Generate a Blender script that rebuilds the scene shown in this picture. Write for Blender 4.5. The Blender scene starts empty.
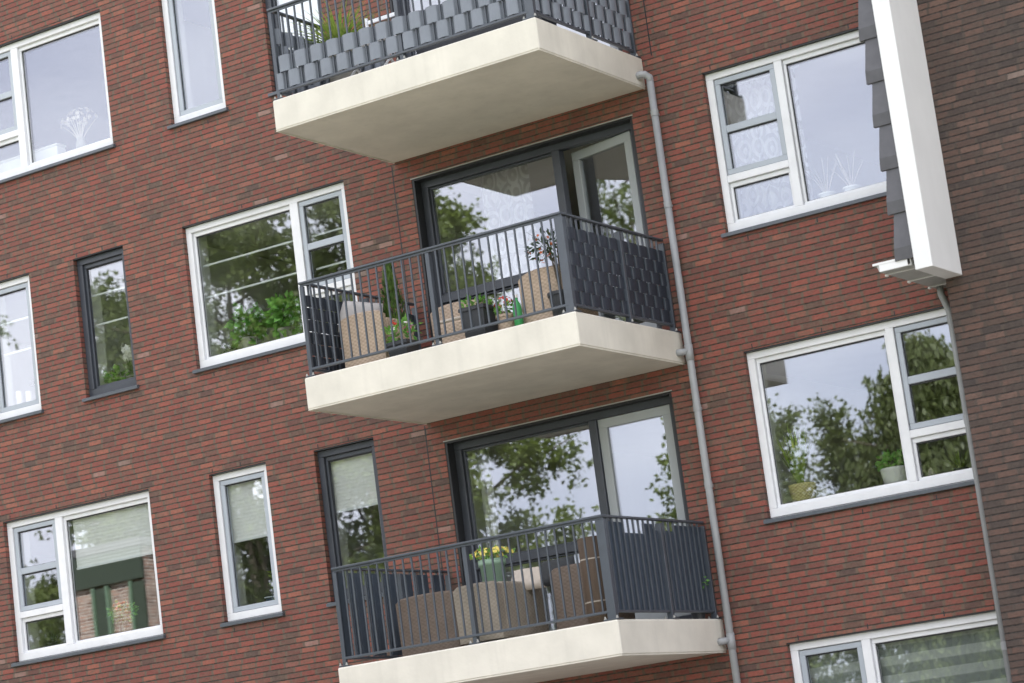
import bpy, math, random
import numpy as np
from mathutils import Vector, Matrix
R = math.radians
S = bpy.context.scene
COL = S.collection
rng = random.Random(7)

# ------------------------------------------------------------------ camera
cam_d = bpy.data.cameras.new('camera'); cam = bpy.data.objects.new('camera', cam_d); COL.objects.link(cam)
cam_d.sensor_width = 36.0; cam_d.lens = 2481.718 * 36 / 1024; cam_d.clip_end = 3000; cam_d.clip_start = 0.1
cam_d.dof.use_dof = True; cam_d.dof.focus_distance = 26.5; cam_d.dof.aperture_fstop = 1.8
a, e, r = R(30.597), R(10.76), R(-7.479)
fw = Vector((-math.sin(a) * math.cos(e), math.cos(a) * math.cos(e), math.sin(e)))
rt = Vector((math.cos(a), math.sin(a), 0)); up = rt.cross(fw)
rt2 = rt * math.cos(r) + up * math.sin(r); up2 = -rt * math.sin(r) + up * math.cos(r)
M = Matrix.Identity(4)
for i in range(3):
    M[i][0] = rt2[i]; M[i][1] = up2[i]; M[i][2] = -fw[i]
M.translation = (17.2113, -22.039, 1.463)
cam.matrix_world = M
S.camera = cam

# ------------------------------------------------------------------ world, sun, exposure
SUN_EL, SUN_AZ = 50.0, -150.0        # sun stands behind the building: the facade is in open shade, lawn and trees are lit
W = bpy.data.worlds.new('World'); S.world = W; W.use_nodes = True
nt = W.node_tree; nt.nodes.clear()
def wn(t, **k):
    n = nt.nodes.new(t)
    for kk, v in k.items(): setattr(n, kk, v)
    return n
wo = wn('ShaderNodeOutputWorld'); bg = wn('ShaderNodeBackground'); bg.inputs['Strength'].default_value = 0.10
sky = wn('ShaderNodeTexSky'); sky.sky_type = 'NISHITA'; sky.sun_disc = False
sky.sun_elevation = R(SUN_EL); sky.sun_rotation = R(180 + SUN_AZ); sky.air_density = 1.0; sky.dust_density = 2.0; sky.ozone_density = 1.5
tc = wn('ShaderNodeTexCoord'); mp = wn('ShaderNodeMapping'); mp.inputs['Scale'].default_value = (1.2, 1.2, 3.2)
nz = wn('ShaderNodeTexNoise'); nz.inputs['Scale'].default_value = 1.7; nz.inputs['Detail'].default_value = 7; nz.inputs['Roughness'].default_value = 0.55
cr = wn('ShaderNodeValToRGB'); cr.color_ramp.elements[0].position = 0.30; cr.color_ramp.elements[1].position = 0.66
cr.color_ramp.elements[0].color = (.62, .62, .62, 1); cr.color_ramp.elements[1].color = (.95, .95, .95, 1)
nz2 = wn('ShaderNodeTexNoise'); nz2.inputs['Scale'].default_value = 2.2; nz2.inputs['Detail'].default_value = 4
cc = wn('ShaderNodeMix', data_type='RGBA'); cc.inputs['A'].default_value = (5.3, 5.4, 6.4, 1); cc.inputs['B'].default_value = (10.4, 10.2, 10.2, 1)
mx = wn('ShaderNodeMix', data_type='RGBA')
L = nt.links.new
L(tc.outputs['Generated'], mp.inputs['Vector']); L(mp.outputs['Vector'], nz.inputs['Vector']); L(mp.outputs['Vector'], nz2.inputs['Vector'])
L(nz.outputs['Fac'], cr.inputs['Fac']); L(cr.outputs['Color'], mx.inputs['Factor']); mr = wn('ShaderNodeMapRange'); mr.inputs['From Min'].default_value = .36; mr.inputs['From Max'].default_value = .64; L(nz2.outputs['Fac'], mr.inputs['Value']); L(mr.outputs['Result'], cc.inputs['Factor'])
L(sky.outputs['Color'], mx.inputs['A']); L(cc.outputs['Result'], mx.inputs['B'])
L(mx.outputs['Result'], bg.inputs['Color']); L(bg.outputs['Background'], wo.inputs['Surface'])

sd = bpy.data.lights.new('sun', 'SUN'); sd.energy = 5.0; sd.angle = R(3); sd.color = (1.0, .95, .87)
so = bpy.data.objects.new('sun', sd); COL.objects.link(so)
sdir = Vector((-math.sin(R(SUN_AZ)) * math.cos(R(SUN_EL)), -math.cos(R(SUN_AZ)) * math.cos(R(SUN_EL)), math.sin(R(SUN_EL))))
so.rotation_euler = sdir.to_track_quat('Z', 'Y').to_euler(); so.location = sdir * 60
S.view_settings.view_transform = 'Standard'; S.view_settings.look = 'None'; S.view_settings.gamma = 1.0
S.view_settings.use_curve_mapping = False
S.view_settings.exposure = 1.72
S.cycles.use_denoising = True
S.cycles.max_bounces = 10; S.cycles.transparent_max_bounces = 24; S.cycles.glossy_bounces = 5; S.cycles.diffuse_bounces = 4
S.cycles.caustics_reflective = False; S.cycles.caustics_refractive = False

# ------------------------------------------------------------------ materials
class NT:
    def __init__(s, name):
        s.m = bpy.data.materials.new(name); s.m.use_nodes = True; s.t = s.m.node_tree
        s.b = s.t.nodes['Principled BSDF']; s.out = s.t.nodes['Material Output']
    def n(s, t, **k):
        x = s.t.nodes.new(t)
        for kk, v in k.items(): setattr(x, kk, v)
        return x
    def l(s, o, i): s.t.links.new(o, i)
    def math(s, op, *args, clamp=False):
        x = s.n('ShaderNodeMath', operation=op); x.use_clamp = clamp
        for i, v in enumerate(args):
            if isinstance(v, (int, float)): x.inputs[i].default_value = v
            else: s.l(v, x.inputs[i])
        return x.outputs[0]
    def pos(s):
        return s.n('ShaderNodeNewGeometry').outputs['Position']
    def noise(s, vec, scale, detail=4, rough=.55, dim='3D'):
        x = s.n('ShaderNodeTexNoise'); x.noise_dimensions = dim
        x.inputs['Scale'].default_value = scale; x.inputs['Detail'].default_value = detail; x.inputs['Roughness'].default_value = rough
        if vec is not None: s.l(vec, x.inputs['Vector'])
        return x.outputs['Fac']
    def ramp(s, fac, stops):
        x = s.n('ShaderNodeValToRGB'); els = x.color_ramp.elements
        while len(els) < len(stops): els.new(0.5)
        for el, (p, c) in zip(els, stops):
            el.position = p; el.color = (*c, 1) if len(c) == 3 else c
        s.l(fac, x.inputs['Fac']); return x.outputs['Color']
    def mix(s, f, A, B, blend='MIX'):
        x = s.n('ShaderNodeMix', data_type='RGBA', blend_type=blend)
        for v, k in ((f, 'Factor'), (A, 'A'), (B, 'B')):
            if isinstance(v, (int, float)): x.inputs[k].default_value = v
            elif isinstance(v, tuple): x.inputs[k].default_value = (*v, 1) if len(v) == 3 else v
            else: s.l(v, x.inputs[k])
        return x.outputs['Result']
    def bump(s, h, strength=.3, dist=.01):
        x = s.n('ShaderNodeBump'); x.inputs['Strength'].default_value = strength; x.inputs['Distance'].default_value = dist
        s.l(h, x.inputs['Height']); s.l(x.outputs['Normal'], s.b.inputs['Normal'])

def paint(name, col, rough=.45, var=.08, scale=6, bump=.0, metallic=0, streak=0.0):
    k = NT(name); p = k.pos()
    f = k.noise(p, scale, 5)
    lo = tuple(c * (1 - var) for c in col); hi = tuple(min(1, c * (1 + var)) for c in col)
    c = k.ramp(f, [(.3, lo), (.7, hi)])
    if streak:
        mpn = k.n('ShaderNodeMapping'); mpn.inputs['Scale'].default_value = (9, 9, .5); k.l(p, mpn.inputs['Vector'])
        g = k.noise(mpn.outputs['Vector'], 1.0, 5)
        gm = k.ramp(g, [(.52, (0, 0, 0)), (.75, (1, 1, 1))])
        bw = k.n('ShaderNodeRGBToBW'); k.l(gm, bw.inputs[0])
        c = k.mix(k.math('MULTIPLY', bw.outputs[0], streak), c, tuple(q * .55 for q in col))
    k.l(c, k.b.inputs['Base Color']); k.b.inputs['Roughness'].default_value = rough; k.b.inputs['Metallic'].default_value = metallic
    if bump: k.bump(k.noise(p, scale * 12, 4), bump, .004)
    return k.m

def brick_mat(name, stops, mortar, course=.0625, length=.215, dark_patch=.35, joint=(.010, .013), sand=(.14, .10, .078), mott=.75):
    k = NT(name); p = k.pos(); sx = k.n('ShaderNodeSeparateXYZ'); k.l(p, sx.inputs[0])
    u = k.math('ADD', sx.outputs['X'], sx.outputs['Y']); z = k.math('ADD', sx.outputs['Z'], .012)
    wob = k.noise(p, 3.1, 2)
    z = k.math('ADD', z, k.math('MULTIPLY', k.math('SUBTRACT', wob, .5), .006))
    v = k.math('DIVIDE', z, course); row = k.math('FLOOR', v); fv = k.math('SUBTRACT', v, row)
    w1 = k.n('ShaderNodeTexWhiteNoise', noise_dimensions='1D'); k.l(row, w1.inputs['W'])
    uu = k.math('ADD', k.math('DIVIDE', u, length), k.math('ADD', k.math('MULTIPLY', row, .25), k.math('MULTIPLY', w1.outputs['Value'], 1.0)))
    ci = k.math('FLOOR', uu); fu = k.math('SUBTRACT', uu, ci)
    cmb = k.n('ShaderNodeCombineXYZ'); k.l(ci, cmb.inputs[0]); k.l(row, cmb.inputs[1])
    w2 = k.n('ShaderNodeTexWhiteNoise', noise_dimensions='2D'); k.l(cmb.outputs[0], w2.inputs['Vector'])
    du = k.math('MULTIPLY', k.math('MINIMUM', fu, k.math('SUBTRACT', 1, fu)), length)
    w3 = w2
    cs = k.n('ShaderNodeSeparateColor'); k.l(w3.outputs['Color'], cs.inputs[0])
    rag = k.math('MULTIPLY', k.math('SUBTRACT', k.noise(p, 30, 6, .75), .5), .042)
    # head joints are flush and sandy, bed joints are raked deep
    head = k.math('MULTIPLY', k.math('SUBTRACT', k.math('ADD', du, rag), joint[0] / 2), 1 / .014, clamp=True)
    lowb = k.math('MULTIPLY', fv, course)
    bed = k.math('MULTIPLY', k.math('SUBTRACT', k.math('ADD', lowb, k.math('MULTIPLY', rag, .50)), joint[1]), 1 / .006, clamp=True)
    big = k.noise(p, .5, 4)
    f = k.math('ADD', cs.outputs[0], k.math('MULTIPLY', k.math('SUBTRACT', big, .5), dark_patch))
    col = k.ramp(f, stops)
    # fired skin and sand patches inside every brick
    mpn = k.n('ShaderNodeMapping'); mpn.inputs['Scale'].default_value = (1, 1, 2.2); k.l(p, mpn.inputs['Vector'])
    fine = k.noise(mpn.outputs['Vector'], 26, 7, .68)
    patch = k.math('MULTIPLY', k.math('SUBTRACT', k.math('ADD', k.noise(mpn.outputs['Vector'], 8.5, 7, .72), k.math('MULTIPLY', cs.outputs[1], .14)), .51), 6.0, clamp=True)
    col = k.mix(k.math('MULTIPLY', patch, mott), col, sand)
    col = k.mix(.8, col, k.ramp(fine, [(.25, (.66, .64, .64)), (.52, (1, 1, 1)), (.8, (1.32, 1.26, 1.22))]), 'MULTIPLY')
    blm = k.math('MULTIPLY', k.math('GREATER_THAN', cs.outputs[1], .992), k.math('MULTIPLY', k.noise(p, 14, 4), .6))
    col = k.mix(blm, col, (.40, .31, .27))
    col = k.mix(head, sand, col)
    mcol = k.mix(k.math('MULTIPLY', k.math('SUBTRACT', k.noise(p, 13, 5, .7), .38), 4.0, clamp=True), tuple(m * .6 for m in mortar), tuple(m * 1.7 for m in mortar))
    final = k.mix(bed, mcol, col)
    k.l(final, k.b.inputs['Base Color']); k.b.inputs['Roughness'].default_value = .78
    k.b.inputs['Specular IOR Level'].default_value = .35
    tilt = k.math('MULTIPLY', cs.outputs[2], .25)
    h = k.math('ADD', k.math('ADD', k.math('ADD', k.math('MULTIPLY', bed, 1.0), k.math('MULTIPLY', head, .3)), k.math('MULTIPLY', fine, .45)), tilt)
    k.bump(h, .9, .008)
    return k.m

M_ = {}
M_['brick'] = brick_mat('red_brick', [(.0, (.100, .066, .056)), (.05, (.135, .066, .054)), (.14, (.188, .066, .053)), (.5, (.222, .070, .055)), (.85, (.262, .083, .061)), (.96, (.290, .108, .074)), (1.0, (.235, .098, .078))], (.056, .049, .041), joint=(.018, .0088), sand=(.142, .098, .072), mott=.62, dark_patch=.03, length=.205)
M_['dark_brick'] = brick_mat('dark_brown_brick', [(.0, (.048, .039, .036)), (.2, (.068, .048, .041)), (.55, (.094, .058, .047)), (.85, (.118, .070, .055)), (1.0, (.132, .082, .065))], (.034, .029, .027), dark_patch=.3, joint=(.012, .009), sand=(.074, .056, .047), mott=.7, length=.205)
M_['white'] = paint('white_frame_paint', (.765, .775, .80), .35, .04, 7, streak=.07)
M_['sash'] = paint('grey_sash_paint', (.40, .44, .49), .35, .04, 5)
M_['dark'] = paint('anthracite_paint', (.050, .056, .070), .38, .12, 5)
M_['black'] = paint('black_lining', (.018, .019, .022), .5, .1, 5)
M_['leaf_frame'] = paint('light_grey_door_paint', (.37, .395, .41), .4, .04, 5)
M_['sill'] = paint('anthracite_sill', (.085, .098, .115), .35, .10, 5)
M_['rail'] = paint('slate_blue_railing_paint', (.062, .073, .090), .36, .10, 9)
M_['concrete'] = paint('cream_concrete', (.645, .615, .545), .8, .09, 2.3, .4, streak=.15)
M_['soffit'] = M_['concrete']
M_['zinc'] = paint('grey_pipe', (.30, .31, .32), .45, .08, 5, streak=.2)
M_['steel'] = paint('galvanised_steel', (.36, .36, .34), .5, .1, 8)
M_['plaster'] = paint('white_plaster', (.72, .72, .68), .9, .03, 3)
M_['floor_in'] = paint('oak_floor', (.26, .18, .11), .5, .15, 5)
M_['roofing'] = paint('roof_felt', (.10, .10, .10), .9, .15, 3)
M_['verge'] = paint('white_verge_paint', (.70, .705, .71), .5, .03, 3, streak=.06)
M_['tile'] = paint('grey_roof_tile', (.080, .080, .090), .5, .12, 10, .1)
M_['weave_grey'] = paint('grey_plastic_band', (.175, .195, .230), .5, .07, 6)
M_['weave_dark'] = paint('dark_plastic_band', (.023, .029, .042), .5, .10, 6)
M_['slat'] = paint('dark_blue_plastic_slat', (.042, .056, .078), .45, .12, 6)
M_['pot_black'] = paint('black_pot', (.030, .033, .040), .45, .15, 8)
M_['pot_green'] = paint('sage_green_pot', (.27, .40, .29), .45, .06, 6)
M_['pot_white'] = paint('white_ceramic', (.74, .73, .70), .3, .04, 6)
M_['pot_grey'] = paint('grey_stone_pot', (.30, .29, .26), .8, .15, 12)
M_['cushion'] = paint('grey_cushion_cloth', (.40, .38, .37), .9, .08, 20)
M_['cushion_dark'] = paint('dark_cushion_cloth', (.035, .038, .042), .9, .15, 20)
M_['cushion_pale'] = paint('pale_cushion_cloth', (.50, .44, .38), .9, .1, 20)
M_['soil'] = paint('soil', (.04, .03, .022), .95, .2, 30)
M_['bottle'] = paint('green_plastic', (.05, .32, .10), .25, .1, 8)
M_['wood'] = paint('pale_wood', (.42, .30, .18), .6, .15, 9)
M_['navy'] = paint('navy_plastic', (.03, .05, .10), .4, .1, 8)
M_['bark'] = paint('tree_bark', (.10, .080, .058), .95, .3, 6, .5)
M_['stem'] = paint('green_stem', (.10, .17, .05), .6, .15, 9)
M_['twig'] = paint('pale_twig', (.45, .40, .34), .8, .15, 9)
M_['candle'] = paint('white_wax', (.82, .80, .74), .5, .03, 9)

def weave_mat(name, c1, c2, sc=32.0):
    k = NT(name); p = k.pos(); sx = k.n('ShaderNodeSeparateXYZ'); k.l(p, sx.inputs[0])
    u = k.math('MULTIPLY', k.math('ADD', sx.outputs['X'], sx.outputs['Y']), sc); v = k.math('MULTIPLY', sx.outputs['Z'], sc * 1.6)
    ck = k.math('MULTIPLY', k.math('SINE', k.math('MULTIPLY', u, 3.14159)), k.math('SINE', k.math('MULTIPLY', v, 3.14159)))
    f = k.math('ADD', k.math('MULTIPLY', ck, .5), .5)
    n = k.noise(p, 9, 4)
    col = k.mix(f, c2, c1); col = k.mix(.5, col, k.ramp(n, [(.3, (.75, .75, .75)), (.7, (1.1, 1.1, 1.1))]), 'MULTIPLY')
    k.l(col, k.b.inputs['Base Color']); k.b.inputs['Roughness'].default_value = .65; k.bump(f, .6, .004)
    return k.m
M_['wicker'] = weave_mat('tan_wicker', (.55, .43, .33), (.38, .285, .21))
M_['wicker_brown'] = weave_mat('brown_wicker', (.165, .125, .10), (.12, .090, .070))
M_['wicker_pale'] = weave_mat('pale_wicker', (.32, .28, .23), (.25, .215, .17))
M_['basket'] = weave_mat('straw_basket', (.62, .54, .26), (.36, .29, .12), 40)
M_['reed'] = weave_mat('brown_reed', (.13, .085, .055), (.06, .04, .026), 70)

def leaf_mat(name, c1, c2, c3=None, trans=.25, scale=1.2):
    k = NT(name); p = k.pos()
    n = k.noise(p, scale, 3); oi = k.n('ShaderNodeTexWhiteNoise', noise_dimensions='3D')
    sn = k.n('ShaderNodeVectorMath', operation='SNAP'); k.l(p, sn.inputs[0]); sn.inputs[1].default_value = (.07, .07, .07)
    k.l(sn.outputs[0], oi.inputs['Vector'])
    f = k.math('ADD', k.math('MULTIPLY', n, .6), k.math('MULTIPLY', oi.outputs['Value'], .4))
    col = k.ramp(f, [(.28, c1), (.62, c2), (.85, c3 or c2)])
    k.l(col, k.b.inputs['Base Color']); k.b.inputs['Roughness'].default_value = .5
    tr = k.n('ShaderNodeBsdfTranslucent'); k.l(col, tr.inputs['Color'])
    ms = k.n('ShaderNodeMixShader'); ms.inputs[0].default_value = trans
    k.l(k.b.outputs[0], ms.inputs[1]); k.l(tr.outputs[0], ms.inputs[2]); k.l(ms.outputs[0], k.out.inputs['Surface'])
    return k.m
M_['leaf'] = leaf_mat('tree_leaf', (.110, .150, .030), (.165, .215, .044), (.21, .25, .065), .55)
M_['leaf_dark'] = leaf_mat('dark_tree_leaf', (.100, .135, .034), (.150, .190, .048), (.20, .23, .065), .55)
M_['leaf_willow'] = leaf_mat('willow_leaf', (.090, .120, .036), (.130, .165, .050), (.17, .20, .065), .5)
M_['leaf_house'] = leaf_mat('house_plant_leaf', (.11, .29, .05), (.21, .46, .085), (.32, .56, .13), .35, 8)
M_['leaf_house_dark'] = leaf_mat('dark_house_plant_leaf', (.018, .040, .014), (.035, .075, .022), (.06, .11, .03), .2, 8)
M_['leaf_spear'] = leaf_mat('yellow_green_leaf', (.16, .26, .05), (.30, .40, .08), (.48, .52, .16), .3, 8)
M_['leaf_fir'] = leaf_mat('conifer_leaf', (.035, .075, .015), (.075, .14, .022), (.14, .20, .03), .15, 8)
M_['flower_white'] = paint('white_petal', (.80, .78, .74), .6, .05, 20)
M_['flower_yellow'] = paint('yellow_petal', (.80, .66, .16), .6, .10, 20)
M_['flower_red'] = paint('red_petal', (.58, .045, .025), .6, .2, 20)
M_['flower_orange'] = paint('orange_petal', (.60, .15, .05), .6, .25, 20)
M_['flower_pink'] = paint('pink_petal', (.62, .16, .26), .6, .2, 20)

def cloth_mat(name, col, pattern=False, trans=.35, alpha=1.0):
    k = NT(name); p = k.pos()
    if pattern:
        mpn = k.n('ShaderNodeMapping'); mpn.inputs['Scale'].default_value = (1.0, .05, .62); k.l(p, mpn.inputs['Vector'])
        v = k.n('ShaderNodeTexVoronoi'); v.inputs['Scale'].default_value = 6.5; v.inputs['Randomness'].default_value = .6; k.l(mpn.outputs['Vector'], v.inputs['Vector'])
        w = k.math('ADD', k.math('MULTIPLY', k.math('SINE', k.math('MULTIPLY', v.outputs['Distance'], 19.0)), .5), .5)
        c = k.ramp(w, [(.30, tuple(q * .60 for q in col)), (.75, col)])
    else:
        c = k.ramp(k.noise(p, 40, 3), [(.3, tuple(q * .93 for q in col)), (.7, col)])
    k.l(c, k.b.inputs['Base Color']); k.b.inputs['Roughness'].default_value = .9
    tr = k.n('ShaderNodeBsdfTranslucent'); k.l(c, tr.inputs['Color']); ms = k.n('ShaderNodeMixShader'); ms.inputs[0].default_value = trans
    k.l(k.b.outputs[0], ms.inputs[1]); k.l(tr.outputs[0], ms.inputs[2]); k.l(ms.outputs[0], k.out.inputs['Surface'])
    return k.m
M_['net'] = cloth_mat('patterned_net_curtain', (.74, .74, .74), True)
M_['blind'] = cloth_mat('white_pleated_cloth', (.94, .93, .92), False, .06)

def zebra_mat():
    k = NT('striped_day_night_blind'); p = k.pos(); sx = k.n('ShaderNodeSeparateXYZ'); k.l(p, sx.inputs[0])
    f = k.math('FRACT', k.math('MULTIPLY', sx.outputs['Z'], 5.6))
    c = k.ramp(f, [(.0, (.24, .26, .25)), (.46, (.26, .28, .27)), (.54, (.46, .48, .46)), (.96, (.44, .46, .44))])
    k.l(c, k.b.inputs['Base Color']); k.b.inputs['Roughness'].default_value = .9; return k.m
M_['zebra'] = zebra_mat()

def glass_mat(name, fac, tint=(.97, .99, .98)):
    k = NT(name); k.t.nodes.remove(k.b)
    g = k.n('ShaderNodeBsdfGlossy'); g.inputs['Roughness'].default_value = 0.0; g.inputs['Color'].default_value = (.86, .89, 1.0, 1)
    t = k.n('ShaderNodeBsdfTransparent'); t.inputs['Color'].default_value = (*tint, 1)
    ms = k.n('ShaderNodeMixShader')
    ge = k.n('ShaderNodeNewGeometry'); dt = k.n('ShaderNodeVectorMath', operation='DOT_PRODUCT'); k.l(ge.outputs['Incoming'], dt.inputs[0]); k.l(ge.outputs['Normal'], dt.inputs[1])
    sch = k.math('POWER', k.math('SUBTRACT', 1.0, k.math('ABSOLUTE', dt.outputs['Value'])), 5.0)
    k.l(k.math('ADD', sch, fac, clamp=True), ms.inputs[0])
    p = k.pos(); n = k.noise(p, 1.6, 1)
    bp = k.n('ShaderNodeBump'); bp.inputs['Strength'].default_value = .007; bp.inputs['Distance'].default_value = .03
    k.l(n, bp.inputs['Height']); k.l(bp.outputs['Normal'], g.inputs['Normal'])
    k.l(t.outputs[0], ms.inputs[1]); k.l(g.outputs[0], ms.inputs[2]); k.l(ms.outputs[0], k.out.inputs['Surface'])
    return k.m
M_['glass'] = glass_mat('window_glass', .165)
M_['vase_glass'] = glass_mat('vase_glass', .05, (.85, .92, .86))

def ground_mat(name, c1, c2, sc, grid=None):
    k = NT(name); p = k.pos(); n = k.noise(p, sc, 6)
    c = k.ramp(n, [(.3, c1), (.7, c2)])
    if grid:
        br = k.n('ShaderNodeTexBrick'); br.inputs['Scale'].default_value = 1; br.inputs['Brick Width'].default_value = grid; br.inputs['Row Height'].default_value = grid
        br.inputs['Mortar Size'].default_value = .008; k.l(p, br.inputs['Vector'])
        c = k.mix(br.outputs['Fac'], c, tuple(q * .4 for q in c1))
    k.l(c, k.b.inputs['Base Color']); k.b.inputs['Roughness'].default_value = .9; return k.m
M_['grass'] = ground_mat('lawn', (.05, .075, .022), (.09, .115, .035), 3)
M_['paving'] = ground_mat('pale_paving', (.29, .275, .24), (.38, .36, .32), 2, .3)
M_['asphalt'] = ground_mat('asphalt', (.045, .045, .047), (.065, .065, .066), 6)

# ------------------------------------------------------------------ mesh builder
class MB:
    def __init__(s): s.v = []; s.f = []; s.mi = []; s.cur = 0
    def add(s, vs, fs):
        b = len(s.v); s.v += [tuple(q) for q in vs]
        for f in fs: s.f.append(tuple(b + i for i in f)); s.mi.append(s.cur)
    def box(s, x0, x1, y0, y1, z0, z1, b=0.0):
        if b <= 0:
            vs = [(x0, y0, z0), (x1, y0, z0), (x1, y1, z0), (x0, y1, z0), (x0, y0, z1), (x1, y0, z1), (x1, y1, z1), (x0, y1, z1)]
            s.add(vs, [(0, 3, 2, 1), (4, 5, 6, 7), (0, 1, 5, 4), (1, 2, 6, 5), (2, 3, 7, 6), (3, 0, 4, 7)]); return
        b = min(b, (x1 - x0) / 2.01, (y1 - y0) / 2.01, (z1 - z0) / 2.01)
        X = (x0, x1); Y = (y0, y1); Z = (z0, z1); vs = []; idx = {}
        sg = (1, -1)
        for i in (0, 1):
            for j in (0, 1):
                for q in (0, 1):
                    for ax in range(3):
                        c = [X[i] + sg[i] * b, Y[j] + sg[j] * b, Z[q] + sg[q] * b]
                        c[ax] = (X[i], Y[j], Z[q])[ax]
                        idx[(i, j, q, ax)] = len(vs); vs.append(tuple(c))
        g = lambda i, j, q, ax: idx[(i, j, q, ax)]
        fs = []
        for i in (0, 1):
            f = [g(i, 0, 0, 0), g(i, 1, 0, 0), g(i, 1, 1, 0), g(i, 0, 1, 0)]; fs.append(f if i else f[::-1])
        for j in (0, 1):
            f = [g(0, j, 0, 1), g(1, j, 0, 1), g(1, j, 1, 1), g(0, j, 1, 1)]; fs.append(f[::-1] if j else f)
        for q in (0, 1):
            f = [g(0, 0, q, 2), g(1, 0, q, 2), g(1, 1, q, 2), g(0, 1, q, 2)]; fs.append(f if q else f[::-1])
        for i in (0, 1):
            for j in (0, 1):
                f = [g(i, j, 0, 0), g(i, j, 1, 0), g(i, j, 1, 1), g(i, j, 0, 1)]; fs.append(f if (i == j) else f[::-1])
        for i in (0, 1):
            for q in (0, 1):
                f = [g(i, 0, q, 0), g(i, 1, q, 0), g(i, 1, q, 2), g(i, 0, q, 2)]; fs.append(f[::-1] if (i == q) else f)
        for j in (0, 1):
            for q in (0, 1):
                f = [g(0, j, q, 1), g(1, j, q, 1), g(1, j, q, 2), g(0, j, q, 2)]; fs.append(f if (j == q) else f[::-1])
        for i in (0, 1):
            for j in (0, 1):
                for q in (0, 1):
                    f = [g(i, j, q, 0), g(i, j, q, 1), g(i, j, q, 2)]; fs.append(f[::-1] if (i + j + q) % 2 else f)
        s.add(vs, fs)
    def ring(s, x0, x1, z0, z1, y0, y1, w, wt=None, wb=None, b=.003):
        wt = w if wt is None else wt; wb = w if wb is None else wb
        s.box(x0, x1, y0, y1, z1 - wt, z1, b); s.box(x0, x1, y0, y1, z0, z0 + wb, b)
        s.box(x0, x0 + w, y0, y1, z0 + wb, z1 - wt, b); s.box(x1 - w, x1, y0, y1, z0 + wb, z1 - wt, b)
    def quad(s, a, b, c, d): s.add([a, b, c, d], [(0, 1, 2, 3)])
    def tube(s, pts, rad, seg=10, caps=True):
        pts = [Vector(p) for p in pts]; n = len(pts); rads = rad if isinstance(rad, (list, tuple)) else [rad] * n
        vs = []; prev = None
        for i, p in enumerate(pts):
            d = (pts[min(i + 1, n - 1)] - pts[max(i - 1, 0)]).normalized()
            if prev is None:
                ref = Vector((0, 0, 1)) if abs(d.z) < .9 else Vector((1, 0, 0)); u = d.cross(ref).normalized()
            else: u = (prev - d * prev.dot(d)).normalized()
            prev = u; w = d.cross(u)
            for j in range(seg):
                t = 2 * math.pi * j / seg; vs.append(p + (u * math.cos(t) + w * math.sin(t)) * rads[i])
        fs = []
        for i in range(n - 1):
            for j in range(seg):
                fs.append((i * seg + j, i * seg + (j + 1) % seg, (i + 1) * seg + (j + 1) % seg, (i + 1) * seg + j))
        if caps: fs.append(tuple(range(seg))[::-1]); fs.append(tuple((n - 1) * seg + j for j in range(seg)))
        s.add(vs, fs)
    def lathe(s, c, prof, seg=20, sq=False):
        vs = []; fs = []; n = len(prof)
        for (rr, z) in prof:
            for j in range(seg):
                t = 2 * math.pi * (j + .5) / seg; vs.append((c[0] + rr * math.cos(t), c[1] + rr * math.sin(t), c[2] + z))
        for i in range(n - 1):
            for j in range(seg):
                fs.append((i * seg + j, i * seg + (j + 1) % seg, (i + 1) * seg + (j + 1) % seg, (i + 1) * seg + j))
        fs.append(tuple(range(seg))[::-1]); fs.append(tuple((n - 1) * seg + j for j in range(seg)))
        s.add(vs, fs)
    def leaf(s, c, d, n, ln, wd):
        """a pointed folded leaf from c along d"""
        d = Vector(d).normalized(); n = Vector(n); sd_ = d.cross(n)
        if sd_.length < 1e-4: sd_ = d.cross(Vector((.3, .5, .8)))
        sd_.normalize(); nn = sd_.cross(d); c = Vector(c)
        s.add([c, c + d * ln * .45 + sd_ * wd * .5 + nn * wd * .12, c + d * ln - nn * wd * .15, c + d * ln * .45 - sd_ * wd * .5 + nn * wd * .12, c + d * ln * .5],
              [(0, 1, 4), (1, 2, 4), (2, 3, 4), (3, 0, 4)])
    def build(s, name, mats, parent=None, smooth=False):
        me = bpy.data.meshes.new(name); me.from_pydata(s.v, [], s.f); me.update()
        for m in (mats if isinstance(mats, list) else [mats]): me.materials.append(m)
        if isinstance(mats, list) and len(mats) > 1: me.polygons.foreach_set('material_index', s.mi)
        if smooth: me.polygons.foreach_set('use_smooth', [True] * len(me.polygons))
        o = bpy.data.objects.new(name, me); COL.objects.link(o)
        if parent:
            o.parent = parent; o.matrix_parent_inverse = Matrix.Translation(-parent_loc(parent))
        return o
def parent_loc(p):
    v = Vector(p.location); q = p
    while q.parent:
        q = q.parent
        if q.type == 'EMPTY': v = v + Vector(q.location)
    # meshes keep their data in world coordinates, so only Empties carry an offset
    return v
def fix_mesh_parent(o):
    return o
def tag(o, label=None, cat=None, group=None, kind=None):
    if label: o['label'] = label
    if cat: o['category'] = cat
    if group: o['group'] = group
    if kind: o['kind'] = kind
    return o
def thing(name, loc, label, cat, group=None):
    o = bpy.data.objects.new(name, None); COL.objects.link(o); o.location = loc; o.empty_display_size = .2
    return tag(o, label, cat, group)

def rvec(r_=rng):
    while True:
        v = Vector((r_.uniform(-1, 1), r_.uniform(-1, 1), r_.uniform(-1, 1)))
        if .05 < v.length < 1: return v.normalized()

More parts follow.
